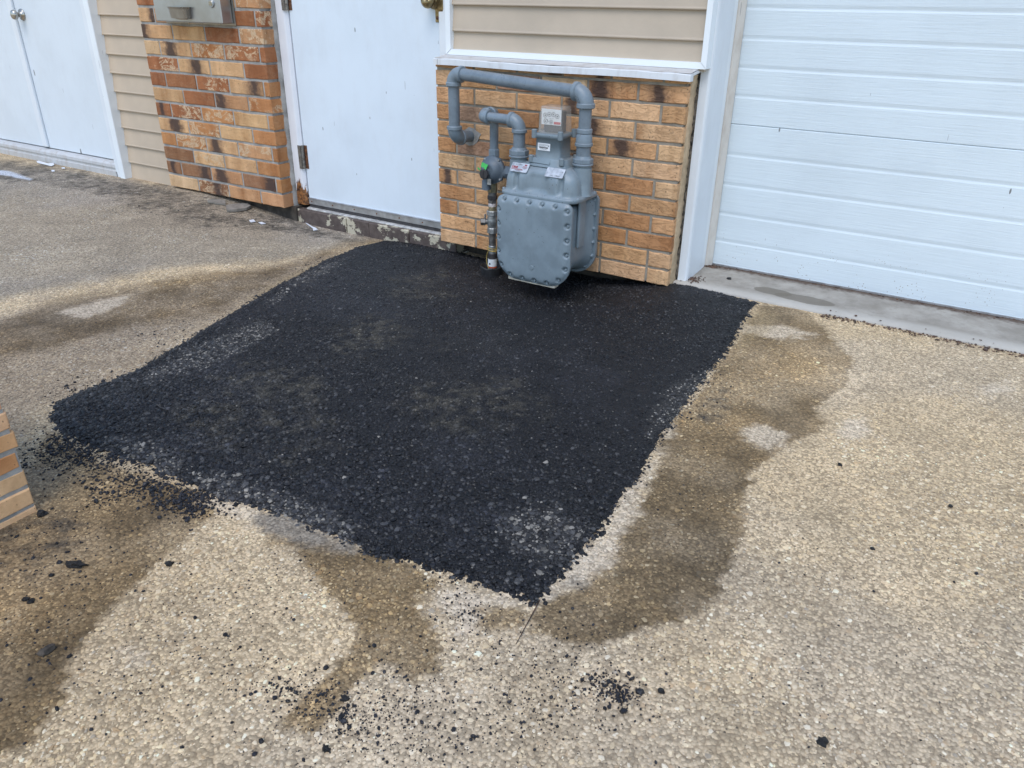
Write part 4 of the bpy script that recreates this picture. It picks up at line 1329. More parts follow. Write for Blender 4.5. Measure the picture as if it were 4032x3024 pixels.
# ------------------------------------------------------------------ stainless box on the pier
YX = 2.632
def zx(x, y): return (550 + x * .27125, y * .27125)
b0 = at_y(*zx(240, 300), YX); b1 = at_y(*zx(1205, 352), YX)
BXL, BXR, BZ = b0[0], b1[0], 0.5 * (b0[2] + b1[2])
box = thing("wall_box", "stainless steel wall box with scoop pull and keylock on the mottled brick pier", "steel box")
mb = MB(); mb.box(BXL, BXR, YX, YP - 0.004, BZ, BZ + 0.36, 0.004)
part("cabinet", mb, M['steel'], box)
mb = MB(); mb.box(BXL - 0.012, BXR + 0.014, YP - 0.0035, YP - 0.001, BZ - 0.008, BZ + 0.37)
part("back_flange", mb, M['steel_dark'], box)
s0 = at_y(*zx(445, 95), YX); s1 = at_y(*zx(750, 95), YX); sb0 = at_y(*zx(560, 280), YX); sb1 = at_y(*zx(725, 285), YX)
mb = MB()
rings = []
cxs = 0.5 * (s0[0] + s1[0])
for t, in [(0.0,), (0.2,), (0.4,), (0.6,), (0.8,), (0.93,), (1.0,)]:
    z = s0[2] * (1 - t) + (sb0[2]) * t
    hw = (0.5 * (s1[0] - s0[0])) * (1 - t) + 0.5 * (sb1[0] - sb0[0]) * t * (1 if t < 0.95 else 0.8)
    dp = 0.046 * (1 - t) + (0.020 if t < 0.95 else 0.006) * t
    rings.append([(cxs + hw * math.cos(a), YX - 0.0005 - dp * max(0.0, math.sin(a)) ** 0.8, z) for a in np.linspace(math.pi, 0, 15)])
V = [p for r in rings for p in r]; nR = 15
mb.add(V, [(i * nR + k, i * nR + k + 1, (i + 1) * nR + k + 1, (i + 1) * nR + k) for i in range(len(rings) - 1) for k in range(nR - 1)], True)
inner = [(cxs + (p[0] - cxs) * 0.94, YX + (p[1] - YX) * 0.92, p[2]) for p in rings[0]]
low = [(cxs + (p[0] - cxs) * 0.86, YX + (p[1] - YX) * 0.8, p[2] - 0.05) for p in rings[0]]
o_ = len(mb.v)
mb.add(rings[0] + inner + low, [(k, k + 1, nR + k + 1, nR + k) for k in range(nR - 1)] + [(nR + k, nR + k + 1, 2 * nR + k + 1, 2 * nR + k) for k in range(nR - 1)])
mb.add(rings[-1], [tuple(range(nR))])
part("scoop", mb, M['steel_dark'], box, fix=False)
lk = at_y(*zx(1043, 50), YX)
mb = MB(); mb.cyl((lk[0], YX + 0.002, lk[2]), (lk[0], YX - 0.006, lk[2]), 0.0185, 24, 0.002)
lock = part("keylock", mb, M['galv'], box)
mb = MB(); mb.cyl((lk[0], YX - 0.0055, lk[2]), (lk[0], YX - 0.008, lk[2]), 0.0125, 20, 0.001)
mb.box(lk[0] - 0.0012, lk[0] + 0.0012, YX - 0.0088, YX - 0.0079, lk[2] - 0.005, lk[2] + 0.005)
part("lock_plug", mb, M['nickel'], lock)

# ------------------------------------------------------------------ garage door and its jamb
YG = 3.045
gd = thing("garage_door", "white sectional garage door with horizontal grooves right of the tan bricks", "garage door")
GX0_, GX1_ = -0.93, 3.6
def section(z0, z1_, grooves):
    """profile of one section, extruded along the wall"""
    pr = [(0.012, z0 + 0.0005), (0.003, z0 + 0.0005), (0.0, z0 + 0.003)]
    for g in grooves:
        pr += [(0.0, g - 0.0070), (0.0016, g - 0.001), (0.0017, g + 0.0025), (0.0, g + 0.0130)]
    pr += [(0.0, z1_ - 0.003), (0.003, z1_ - 0.0005), (0.012, z1_ - 0.0005)]
    mb = MB()
    mb.loft([[(x, YG + dy, z) for dy, z in pr] for x in (GX0_, GX1_)], smooth_=False)
    return part("door_section", mb, M['garage_white'], gd)
JZ = 0.5695
section(0.012, JZ, [0.115, 0.2258, 0.341, 0.456])
section(JZ, 1.065, [0.669, 0.768, 0.867, 0.967])
section(1.065, 1.56, [1.164, 1.263, 1.362, 1.461])
section(1.56, 2.15, [1.66, 1.76, 1.86, 1.96, 2.06])
mb = MB(); mb.box(GX0_, GX1_, YG + 0.002, YG + 0.03, 0.002, 0.0118)
part("bottom_seal", mb, M['cap_dark'], gd)
mb = MB(); mb.box(GX0_, GX1_, YG - 0.003, YG - 0.0005, 0.0125, 0.019)
part("bottom_rail", mb, M['alu'], gd)

jf = thing("garage_jamb", "white clad garage door jamb with soiled weather stop beside the tan bricks", "door jamb")
ja = at_y(*z6(247, 740), 2.782); jb = at_y(*z6(292, 742), 2.79)
mb = MB()
JX0, JX1 = ja[0] - 0.006, jb[0]
ring = []
for z in (0.006, 2.2):
    ring.append([(JX0, 2.784, z), (JX1 - 0.008, 2.786, z), (JX1 - 0.002, 2.791, z), (JX1 + 0.001, 2.80, z), (JX1 - 0.002, 2.962, z), (JX1 - 0.02, 2.964, z), (JX0, 2.964, z)])
mb.loft(ring, smooth_=False)
part("jamb_cladding", mb, M['frame_white'], jf)
mb = MB(); mb.box(JX1 - 0.02, JX1 - 0.0045, 2.966, 3.006, 0.008, 2.2, 0.002)
part("jamb_stop", mb, M['trim_white'], jf)
mb = MB()
ring = []
for z in (0.010, 2.2):
    ring.append([(JX1 - 0.02, 3.008, z), (JX1 + 0.001, 3.008, z), (JX1 + 0.016, 3.034, z), (JX1 + 0.016, 3.041, z), (JX1 - 0.02, 3.041, z)])
mb.loft(ring, smooth_=False)
part("weather_stop", mb, M['stop_beige'], jf)

# what stands behind and above, out of the picture: the core of the building and its eaves
mb = MB()
mb.box(-9.0, -3.99, 2.80, 3.4, -0.2, 2.75); mb.box(-3.985, -3.10, 2.79, 3.4, -0.2, 2.75); mb.box(-3.095, -1.0, 2.93, 3.4, -0.2, 2.75); mb.box(-0.99, 6.0, 3.09, 3.4, -0.2, 2.75)
mb.box(-3.095, -2.035, 2.855, 2.925, 2.12, 2.75)
mb.box(-1.0, -0.955, 2.97, 3.085, -0.1, 2.75)
core = part("building", mb, M['inside'])
tag(core, "plain wall of the building behind the doors, siding and brickwork", "building")

# ------------------------------------------------------------------ brick pier in the near left corner
XN = -1.572
np_ = thing("brick_pier", "tan brick pier cut off by the left edge in the foreground", "brick pier")
def z7(x, y): return (x * .5877, 1500 + y * .5877)
eds = [at_x(*z7(*p), XN) for p in ((50, 205), (75, 312), (120, 452), (168, 592), (207, 715))]
bts = [at_x(*z7(*p), XN) for p in ((53, 290), (105, 440), (155, 580), (205, 695), (246, 790))]
nh = float(np.mean([eds[i][2] - eds[i + 1][2] for i in range(4)]))
ny1 = float(np.mean([p[1] for p in eds[1:]]))
zt = eds[4][2]
zbot = bts[4][2]
NCOL = [T1, T1, T3, T2, T1, T1, T2, T1, T3]
for r_ in range(-1, 12):
    z1_ = zt + r_ * nh
    c = NCOL[r_ % len(NCOL)] if r_ > 0 else T1
    jy = random.uniform(-0.006, 0.004)
    if r_ == 2: c = T3
    a = ny1 - (0.10 if r_ % 2 else 0.205)
    dy = 0
    for k, (y0, y1) in enumerate(((a, ny1), (a - 0.207, a - 0.010), (a - 0.413, a - 0.217))):
        brick(np_, M['brick_plain'], (XN - 0.045 + random.uniform(-.002, .002), (y0 + y1) / 2 + jy, z1_ - (nh - 0.008) / 2), y1 - y0, 0.09, nh - 0.0078, c, 0, 0, math.pi / 2)
mb = MB(); mb.box(XN - 0.36, XN - 0.003, ny1 - 0.62, ny1 - 0.004, -0.02, zt + 11 * nh - 0.007)
part("mortar", mb, M['mortar'], np_)

# ------------------------------------------------------------------ gas meter
gm = thing("gas_meter", "grey painted gas meter with its pipes and regulator in front of the tan bricks", "gas meter")
CXM = -1.4265
def outline(cx, hw, z0, z1_, rt, rb, n=8):
    """upright tombstone outline turned upside down: small radii above, big ones below"""
    pts = []
    for (ax, az, r, a0) in ((cx + hw - rt, z1_ - rt, rt, 0), (cx - hw + rt, z1_ - rt, rt, 90), (cx - hw + rb, z0 + rb, rb, 180), (cx + hw - rb, z0 + rb, rb, 270)):
        for k in range(n + 1):
            a = math.radians(a0 + 90 * k / n); pts.append((ax + r * math.cos(a), az + r * math.sin(a)))
    return pts
def plate_loft(mb, levels):
    rings = [[(x, y, z) for x, z in outline(*o)] for y, o in levels]
    mb.loft(rings, smooth_=True)
HW, Z0M, Z1M = 0.160, 0.014, 0.334
def o_(i): return (CXM, HW - i, Z0M + i, Z1M - i, 0.030 - min(i, 0.02) * 0.6, 0.092 - i * 0.8)
OUT = outline(CXM, HW - 0.0125, Z0M + 0.0125, Z1M - 0.0125, 0.024, 0.083, 12)
def along(poly, k, off=0.0):
    P = np.array(poly + [poly[0]]); L = np.concatenate([[0], np.cumsum(np.linalg.norm(np.diff(P, axis=0), axis=1))])
    s = (np.arange(k) / k * L[-1] + off * L[-1]) % L[-1]
    return [(np.interp(t, L, P[:, 0]), np.interp(t, L, P[:, 1])) for t in s]
BOLTS = along(OUT, 20, 0.012)
mb = MB()
plate_loft(mb, [(2.438, o_(0)), (2.4272, o_(0))])
rings = []
for i, y in ((0.0, 2.4272), (0.0012, 2.4262), (0.004, 2.4240), (0.0065, 2.4212), (0.009, 2.4190), (0.012, 2.4170), (0.015, 2.4156), (0.018, 2.4146), (0.021, 2.4139), (0.024, 2.4134), (0.028, 2.4131), (0.033, 2.4130)):
    q = along(outline(*o_(i)), 260)
    ring_ = []
    for (x, z) in q:
        yy = y
        if i > 0.002:
            d = min(math.hypot(x - bx, z - bz) for bx, bz in BOLTS)
            yy = y + (2.4262 - y) * float(smooth(0.0108, 0.0074, d))
        ring_.append((x, yy, z))
    rings.append(ring_)
mb.loft(rings, False, True)
front = part("front_cover", mb, M['meter'], gm)
mb = MB()
plate_loft(mb, [(2.636, o_(0)), (2.650, o_(0))])
plate_loft(mb, [(2.650, o_(0.012)), (2.672, o_(0.03)), (2.674, o_(0.04))])
rear = part("rear_cover", mb, M['meter'], gm)
mb = MB()
plate_loft(mb, [(2.4385, o_(0.012)), (2.452, o_(0.013)), (2.47, o_(0.024)), (2.54, o_(0.028)), (2.61, o_(0.024)), (2.622, o_(0.013)), (2.6355, o_(0.012))])
# raised band down each side
for s in (-1, 1):
    x = CXM + s * (HW - 0.026)
    mb.box(min(x, x + s * 0.012), max(x, x + s * 0.012), 2.515, 2.565, 0.15, 0.33, 0.004)
part("meter_body", mb, M['meter'], gm)
# bolts round both covers
bm_ = MB(); bm_.cyl((0, 0.004, 0), (0, -0.0012, 0), 0.0070, 12, 0.001); bm_.cyl((0, 0, 0), (0, -0.0068, 0), 0.0050, 6, 0.001, smooth_=False)
meb = bm_.mesh("bolt"); fix_normals(meb); meb.materials.append(M['meter'])
for (x, z) in BOLTS:
    o = link("bolt", meb, front); o.location = (x, 2.4262, z); o.rotation_euler = (0, random.uniform(0, 6), 0)
br_ = MB(); br_.tube([(0, 0.004, 0), (0, -0.006, 0), (0, -0.011, 0), (0, -0.0125, 0)], [0.0080, 0.0075, 0.005, 0.001], 12)
mer = br_.mesh("bolt"); fix_normals(mer); mer.materials.append(M['meter'])
for (x, z) in BOLTS:
    o = link("bolt", mer, rear); o.location = (x, 2.6355, z)
mb = MB(); mb.cyl((CXM + 0.005, 2.4135, 0.078), (CXM + 0.005, 2.4105, 0.078), 0.0085, 14, 0.001)
part("cover_boss", mb, M['meter'], front)
mb = MB(); mb.box(CXM - 0.108, CXM + 0.098, 2.4285, 2.46, 0.0090, 0.022)
part("foot_rail", mb, M['pad'], gm)

# top case: a domed casting with hollows pressed into its front
def rrect(hx, hy, r, cx, cy, z, n=112, e=0.42):
    pts = []
    per = []
    for k in range(n):
        a = 2 * math.pi * (k + 0.5) / n
        c, s = math.cos(a), math.sin(a)
        x = hx * math.copysign(abs(c) ** e, c); y = hy * math.copysign(abs(s) ** e, s)
        pts.append([cx + x, cy + y, z])
    return pts
mb = MB()
levels = [(0.331, 0.163, 0.108), (0.333, 0.165, 0.110), (0.343, 0.165, 0.110), (0.3465, 0.163, 0.108), (0.349, 0.154, 0.098), (0.355, 0.1525, 0.0965), (0.362, 0.152, 0.096), (0.370, 0.1515, 0.0955),
          (0.378, 0.151, 0.095), (0.386, 0.150, 0.0942), (0.394, 0.149, 0.0932), (0.402, 0.147, 0.0915), (0.410, 0.144, 0.0885), (0.418, 0.1395, 0.084), (0.426, 0.133, 0.0775), (0.433, 0.124, 0.0685), (0.439, 0.112, 0.0565), (0.4435, 0.095, 0.042), (0.4455, 0.070, 0.030)]
rings = []
for z, hx, hy in levels:
    R_ = rrect(hx, hy, 0, CXM, 2.540, z, 240, 0.36)
    if 0.350 < z < 0.424:
        t = (z - 0.350) / 0.074
        for p in R_:
            for gx in (CXM - 0.092, CXM - 0.030, CXM + 0.034, CXM + 0.096):
                d = abs(p[0] - gx) / 0.0135
                if d < 1 and p[1] < 2.53:
                    p[1] += 0.013 * (1 - d * d) * min(1, 6 * t, 4 * (1 - t))
    rings.append(R_)
mb.loft(rings, True, True, True)
case = part("top_case", mb, M['meter'], gm)
for gx in (CXM - 0.092, CXM - 0.030, CXM + 0.034, CXM + 0.096):
    o = link("bolt", mer, case); o.location = (gx, 2.439, 0.3455); o.rotation_euler = (-math.pi / 2, 0, 0); o.scale = (0.8, 0.5, 0.8)
for x, y in ((CXM - 0.158, 2.47), (CXM + 0.158, 2.47), (CXM + 0.158, 2.60)):
    o = link("bolt", mer, case); o.location = (x, y, 0.345); o.rotation_euler = (-math.pi / 2, 0, 0); o.scale = (0.8, 0.5, 0.8)
XL, XR, YM = -1.5625, -1.2915, 2.540
for X in (XL, XR):
    mb = MB(); mb.tube([(X, YM, 0.346), (X, YM, 0.352), (X, YM, 0.400), (X, YM, 0.446)], [0.040, 0.0365, 0.0355, 0.0345], 26)
    mb.tube([(X, YM, 0.4462), (X, YM, 0.4535)], 0.0305, 20)
    part("port", mb, M['meter'], gm)
# neck with its flange, bolts and collar
mb = MB()
mb.loft([rrect(a, b_, 0, -1.418, 2.545, z, 64) for z, a, b_ in ((0.441, 0.086, 0.066), (0.446, 0.086, 0.066), (0.450, 0.080, 0.061), (0.466, 0.078, 0.060), (0.4695, 0.074, 0.056))])
neck = part("neck_flange", mb, M['meter'], gm)
NX, NY = -1.4145, 2.5375
mb = MB()
mb.loft([rrect(a, b_, 0, NX, NY, z, 64, 0.26) for z, a, b_ in ((0.4695, 0.055, 0.048), (0.474, 0.0530, 0.0465), (0.540, 0.0515, 0.0455), (0.5405, 0.0570, 0.0505), (0.553, 0.0570, 0.0505), (0.5565, 0.0550, 0.0485))])
part("neck", mb, M['meter'], gm)
for dx, dy in ((-0.048, -0.043), (0.048, -0.043), (0.052, 0.043), (-0.052, 0.043)):
    mb = MB(); mb.cyl((NX + dx * 1.32, NY + dy * 1.14, 0.452), (NX + dx * 1.32, NY + dy * 1.14, 0.478), 0.0098, 14, 0.002)
    part("bolt", mb, M['meter'], neck)
    mb = MB(); mb.cyl((NX + dx * 1.12, NY + dy * 1.10, 0.5385), (NX + dx * 1.12, NY + dy * 1.10, 0.5685), 0.0098, 14, 0.0015)
    part("bolt", mb, M['meter'], neck)
# paint-crusted paper on the flange
mb = MB(); mb.add([(NX - 0.055, 2.4875, 0.4715), (NX + 0.018, 2.4860, 0.4700), (NX + 0.018, 2.4800, 0.4520), (NX - 0.055, 2.4815, 0.4540)], [(0, 1, 2, 3)])
part("painted_tag", mb, M['meter'], neck)

# index: dial plate under a clear cover
mb = MB()
IX, IY = -1.411, 2.541
cov = [rrect(a, b_, 0, IX, IY, z, 56, 0.24) for z, a, b_ in ((0.557, 0.0505, 0.0440), (0.640, 0.0455, 0.0390), (0.6455, 0.0445, 0.0380), (0.6480, 0.0410, 0.0345))]
mb.loft(cov, False, True, True)
part("index_cover", mb, M['clear'], gm, fix=True)
mb = MB(); YI = 2.5085
mb.box(IX - 0.0400, IX + 0.0405, YI, YI + 0.002, 0.5855, 0.6390, 0.0006)
dial = part("dial_plate", mb, M['paper'], gm)
mb = MB(); mb.box(IX - 0.036, IX + 0.036, YI + 0.012, YI + 0.05, 0.558, 0.632, 0.003)
part("index_works", mb, M['cap_dark'], gm)
def annulus(mb, x, z, r0, r1, y, n=20):
    V = []; F = []
    for k in range(n):
        a = 2 * math.pi * k / n
        V += [(x + r0 * math.cos(a), y, z + r0 * math.sin(a)), (x + r1 * math.cos(a), y, z + r1 * math.sin(a))]
    for k in range(n):
        F.append((2 * k, 2 * k + 1, (2 * k + 3) % (2 * n), (2 * k + 2) % (2 * n)))
    mb.add(V, F)
def zi(x, y): return (2050 + x * .19293, 380 + y * .19293)
for (u, v, rr_) in ((503, 380, 46), (588, 365, 46), (672, 370, 46), (750, 410, 46), (512, 500, 48), (622, 520, 40)):
    p = at_y(*zi(u, v), YI)
    r_ = rr_ * .19293 / F_PX * 2.75
    mb = MB(); annulus(mb, p[0], p[2], r_ * 0.74, r_ * 0.98, YI - 0.0004)
    for k in range(10):
        a = k * math.pi / 5
        mb.box(p[0] + r_ * 1.12 * math.cos(a) - 0.0004, p[0] + r_ * 1.12 * math.cos(a) + 0.0004, YI - 0.0006, YI - 0.0003, p[2] + r_ * 1.12 * math.sin(a) - 0.0007, p[2] + r_ * 1.12 * math.sin(a) + 0.0007)
    d_ = part("dial", mb, M['inkgrey'], dial, fix=True)
    mb = MB(); annulus(mb, p[0], p[2], 0.0, 0.0026, YI - 0.0009, 10)
    a = random.uniform(0, 6.28)
    mb.add([(p[0] + 0.0012 * math.cos(a + 1.57), YI - 0.0009, p[2] + 0.0012 * math.sin(a + 1.57)), (p[0] + r_ * 0.8 * math.cos(a), YI - 0.0009, p[2] + r_ * 0.8 * math.sin(a)), (p[0] - 0.0012 * math.cos(a + 1.57), YI - 0.0009, p[2] - 0.0012 * math.sin(a + 1.57))], [(0, 1, 2)])
    part("needle", mb, M['ink'], dial, fix=False)
pa = at_y(*zi(542, 458), YI); pb = at_y(*zi(578, 520), YI)
mb = MB(); mb.tube([(pa[0], YI - 0.0015, pa[2]), (pb[0], YI - 0.0015, pb[2])], 0.0007, 6)
part("needle", mb, M['ink'], dial)
pa = at_y(*zi(682, 515), YI); pb = at_y(*zi(815, 580), YI)
mb = MB(); mb.box(pa[0], pb[0], YI - 0.0010, YI - 0.0004, pb[2], pa[2])
part("red_label", mb, M['red'], dial)

def text(name, s, size, mat, parent, loc, rot, ext=0.0, align='CENTER'):
    cu = bpy.data.curves.new(name, 'FONT'); cu.body = s; cu.size = size; cu.extrude = ext; cu.align_x = align; cu.align_y = 'CENTER'
    cu.resolution_u = 2
    cu.materials.append(mat)
    t = bpy.data.objects.new(name, cu)
    me = bpy.data.meshes.new_from_object(t)
    bpy.data.objects.remove(t)
    if len(me.materials) == 0: me.materials.append(mat)
    o = link(name, me, parent)
    o.location = loc; o.rotation_euler = rot
    return o
FRONT = (math.pi / 2, 0, 0)
p = at_y(*zi(628, 453), YI)
text("lettering", "CUBIC FEET", 0.0038, M['ink'], dial, (p[0], YI - 0.0006, p[2]), FRONT)
p = at_y(*zi(620, 582), YI)
text("lettering", "2 CU FT", 0.0032, M['ink'], dial, (p[0], YI - 0.0006, p[2]), FRONT)
# paper label on the neck
p0 = at_y(*z3(1295, 1138), 2.4905); p1 = at_y(*z3(1425, 1232), 2.4905)
mb = MB(); mb.box(p0[0], p1[0], 2.4895, 2.4912, p1[2], p0[2])
lab = part("paper_label", mb, M['paper'], gm)
mb = MB()
xx = p0[0] + 0.006
while xx < p1[0] - 0.008:
    w_ = random.choice([0.0005, 0.0009, 0.0013]); mb.box(xx, xx + w_, 2.4890, 2.4894, p1[2] + 0.0075, p1[2] + 0.0125); xx += w_ + random.choice([0.0006, 0.001])
part("barcode", mb, M['ink'], lab)
mb = MB()
for k in range(4):
    z = p0[2] - 0.004 - k * 0.0030; mb.box(p0[0] + 0.004, p1[0] - (0.006 if k < 2 else 0.018), 2.4890, 2.4894, z, z + 0.0008)
mb.box(p1[0] - 0.008, p1[0] - 0.004, 2.4890, 2.4894, p0[2] - 0.010, p0[2] - 0.006)
part("printed_line", mb, M['inkgrey'], lab)
text("lettering", "ELECTRIC METER", 0.0036, M['ink'], lab, (0.5 * (p0[0] + p1[0]), 2.4892, p1[2] + 0.0042), FRONT)

# riveted metal plates leaning on the shoulder of the top case
def slope_plate(pc_, w_, h_, tilt, roll_, mat, name):
    M3 = Matrix.Translation(pc_) @ Matrix.Rotation(tilt, 4, 'X') @ Matrix.Rotation(roll_, 4, 'Z')
    mb = MB()
    oz = [(x, y) for x, y in outline(0, w_ / 2, -h_ / 2, h_ / 2, 0.004, 0.004, 4)]
    mb.loft([[M3 @ Vector((x, y, z)) for x, y in oz] for z in (0, 0.0014)], smooth_=False)
    o = part(name, mb, mat, gm)
    return o, M3
p1_ = at_y(*z3(1114, 1408), 2.4745); p2_ = at_y(*z3(1498, 1466), 2.4745)
TIL = math.radians(48)
o1, M1 = slope_plate(Vector((p1_[0], 2.4635, p1_[2] + 0.001)), 0.074, 0.037, TIL, 0.0, M['plate'], "nameplate")
o2, M2 = slope_plate(Vector((p2_[0], 2.4635, p2_[2] + 0.001)), 0.074, 0.038, TIL, 0.0, M['plate'], "nameplate")
o1["label"] = "metal nameplate with maroon print"
o2["label"] = "bare metal nameplate with a stamped number"
def on_plate(Mx, name, rects, mat, par):
    mb = MB()
    for (x0, x1, y0, y1) in rects:
        mb.add([Mx @ Vector(q) for q in ((x0, y0, 0.0018), (x1, y0, 0.0018), (x1, y1, 0.0018), (x0, y1, 0.0018))], [(0, 1, 2, 3)])
    return part(name, mb, mat, par)
on_plate(M1, "maroon_print", [(-0.033, -0.008, -0.004, 0.0045), (0.012, 0.030, 0.004, 0.006), (0.012, 0.030, -0.001, 0.001), (-0.033, 0.015, -0.0085, -0.0065), (0.018, 0.028, 0.009, 0.014)], M['maroon'], o1)
on_plate(M1, "white_print", [(-0.030, -0.026, -0.002, 0.003), (-0.022, -0.012, -0.001, 0.001)], M['paper'], o1)
def ptext(Mx, s, size, x, y, par, mat):
    t = text("lettering", s, size, mat, par, (0, 0, 0), (0, 0, 0))
    t.matrix_basis = Mx @ Matrix.Translation((x, y, 0.0021))
    return t
ptext(M1, "AL 1000", 0.0085, -0.008, 0.0115, o1, M['inkgrey'])
ptext(M1, "MAX WORK PRESS", 0.0042, 0.0, -0.0110, o1, M['maroon'])
ptext(M1, "0143550", 0.0055, 0.0, -0.0150, o1, M['inkgrey'])
ptext(M2, "59C 174653", 0.0082, 0.004, -0.0125, o2, M['inkgrey'])
ptext(M2, "5 98", 0.0060, 0.026, 0.0050, o2, M['inkgrey'])

# pipework: joints are at whole positions so that runs meet
def elbow(name, c, d0, d1, r, bend, collar_r, parent=gm, mat=None):
    """quarter bend: comes in along -d0 to the corner c and leaves along d1, a bead at each mouth"""
    c = Vector(c); d0 = Vector(d0).normalized(); d1 = Vector(d1).normalized()
    s = c - d0 * bend; e = c + d1 * bend
    o = c - d0 * bend + d1 * bend
    mb = MB()
    pts = []
    for k in range(11):
        a = math.pi / 2 * k / 10
        pts.append(o + (-d1 * math.cos(a) + d0 * math.sin(a)) * bend)
    mb.tube(pts, [r] * 11, 24, True)
    L = bend * 0.40
    mb.cyl(s - d0 * L * 0.5, s + d0 * L * 0.55, collar_r, 24, 0.003)
    mb.cyl(e - d1 * L * 0.55, e + d1 * L * 0.5, collar_r, 24, 0.003)
    return part(name, mb, mat or M['fitting'], parent), s - d0 * L * 0.5, e + d1 * L * 0.5
def pipe(name, a, b_, r, mat=None, n=20):
    mb = MB(); mb.tube([a, b_], r, n)
    return part(name, mb, mat or M['pipe'], gm)
PR = 0.0222
A = Vector((-1.899, 2.592, 0.483)); B = Vector((-1.899, 2.592, 0.7265)); Cc = Vector((XR, YM, 0.6985))
W_ = Vector((-1.899, 2.72, 0.476))
e1, s1_, n1_ = elbow("elbow", A, (A - W_), (0, 0, 1), 0.0275, 0.040, 0.0305)
dBC = (Cc - B).normalized()
e2, s2_, n2_ = elbow("elbow", B, (0, 0, 1), dBC, 0.0275, 0.040, 0.0305)
e3, s3_, n3_ = elbow("elbow", Cc, dBC, (0, 0, -1), 0.0290, 0.042, 0.0330)
pipe("pipe", W_, s1_ + (A - W_).normalized() * 0.01, PR)
pipe("pipe", n1_ - Vector((0, 0, 0.01)), s2_ + Vector((0, 0, 0.01)), PR)
pipe("pipe", n2_ - dBC * 0.01, s3_ + dBC * 0.01, PR * 1.02)
pipe("pipe", n3_ + Vector((0, 0, 0.01)), (XR, YM, 0.574), PR * 1.02)
mb = MB()
mb.cyl((XR, YM, 0.563), (XR, YM, 0.5805), 0.0280, 24, 0.003)
mb.tube([(XR, YM, 0.5630), (XR, YM, 0.5560), (XR, YM, 0.5330)], [0.0262, 0.0290, 0.0300], 24)
mb.cyl((XR, YM, 0.5190), (XR, YM, 0.5330), 0.0325, 24, 0.003)
part("coupling", mb, M['fitting'], gm)
pipe("pipe", (XR, YM, 0.520), (XR, YM, 0.482), 0.0262)
def union(X, z0, z1_):
    mb = MB()
    mb.cyl((X, YM, z0 + 0.007), (X, YM, z1_ - 0.004), 0.0375, 8, 0.003, smooth_=False, twist=0.39)
    mb.cyl((X, YM, z0), (X, YM, z0 + 0.0075), 0.0385, 24, 0.002)
    mb.tube([(X, YM, z1_ - 0.005), (X, YM, z1_ + 0.004)], [0.031, 0.0265], 20)
    part("union_nut", mb, M['fitting'], gm)
union(XR, 0.4535, 0.483)
union(XL, 0.4535, 0.485)
# short run from the regulator
D0 = Vector((XL, YM, 0.5835)); E0 = Vector((-1.7290, YM, 0.5865)); G0 = Vector((-1.7290, 2.622, 0.5895))
P2 = 0.0182
dDE = (D0 - E0).normalized()
e4, s4_, n4_ = elbow("elbow", D0, dDE, (0, 0, -1), 0.0255, 0.036, 0.0290)
e5, s5_, n5_ = elbow("elbow", E0, (E0 - G0), dDE, 0.0245, 0.026, 0.0275)
e6, s6_, n6_ = elbow("elbow", G0, (0, 0, 1), (E0 - G0), 0.0245, 0.026, 0.0270)
pipe("pipe", n5_ - dDE * 0.01, s4_ + dDE * 0.01, P2)
pipe("pipe", n4_ + Vector((0, 0, 0.01)), (XL, YM, 0.486), 0.0225)
pipe("pipe", s6_ + Vector((0, 0, 0.01)), (-1.7295, 2.622, 0.452), 0.0172)
# raised letters on two elbows
text("lettering", "WARD", 0.0135, M['fitting'], e3, Cc + Vector((-0.018, -0.0275, -0.021)), (math.pi / 2, math.radians(50), math.radians(-6)), 0.0012)
text("lettering", "WARD", 0.0115, M['fitting'], e4, D0 + Vector((-0.014, -0.0245, -0.017)), (math.pi / 2, math.radians(50), math.radians(-6)), 0.0012)

# regulator
RX, RZ, RY = -1.7230, 0.3775, 2.600
mb = MB()
prof = [(0.045, 0.030), (0.020, 0.046), (0.012, 0.0530), (0.0105, 0.0545), (0.0, 0.0545), (-0.0015, 0.0535), (-0.0020, 0.0500), (-0.012, 0.0440), (-0.022, 0.0330), (-0.026, 0.0270), (-0.0275, 0.022)]
mb.tube([(RX, RY + d, RZ) for d, r in prof], [r for d, r in prof], 36)
mb.tube([(RX, RY - 0.0015, RZ), (RX, RY + 0.006, RZ)], 0.0548, 36)
reg = part("regulator", mb, M['reg'], gm)
cxr = at_y(*z3(703, 1484), RY - 0.045)
mb = MB(); mb.tube([(cxr[0] - 0.003, RY - 0.020, cxr[2] + 0.004), (cxr[0] - 0.001, RY - 0.036, cxr[2] + 0.001)], [0.0245, 0.0215], 24)
part("spring_housing", mb, M['reg'], reg)
mb = MB(); mb.cyl((cxr[0], RY - 0.035, cxr[2]), (cxr[0], RY - 0.0475, cxr[2]), 0.0205, 8, 0.002, smooth_=False)
mb.box(cxr[0] - 0.002, cxr[0] + 0.002, RY - 0.0495, RY - 0.047, cxr[2] - 0.017, cxr[2] + 0.017)
part("cap", mb, M['cap_dark'], reg)
for a in (52, 130, 222, 318):
    x = RX + 0.0505 * math.cos(math.radians(a)); z = RZ + 0.0505 * math.sin(math.radians(a))
    mb = MB(); mb.cyl((x, RY + 0.010, z), (x, RY - 0.003, z), 0.0078, 12, 0.001)
    e_ = part("lug", mb, M['reg'], reg)
    mb = MB(); mb.cyl((x, RY - 0.003, z), (x, RY - 0.0075, z), 0.0042, 8, 0.001)
    part("bolt", mb, M['galv'], reg)
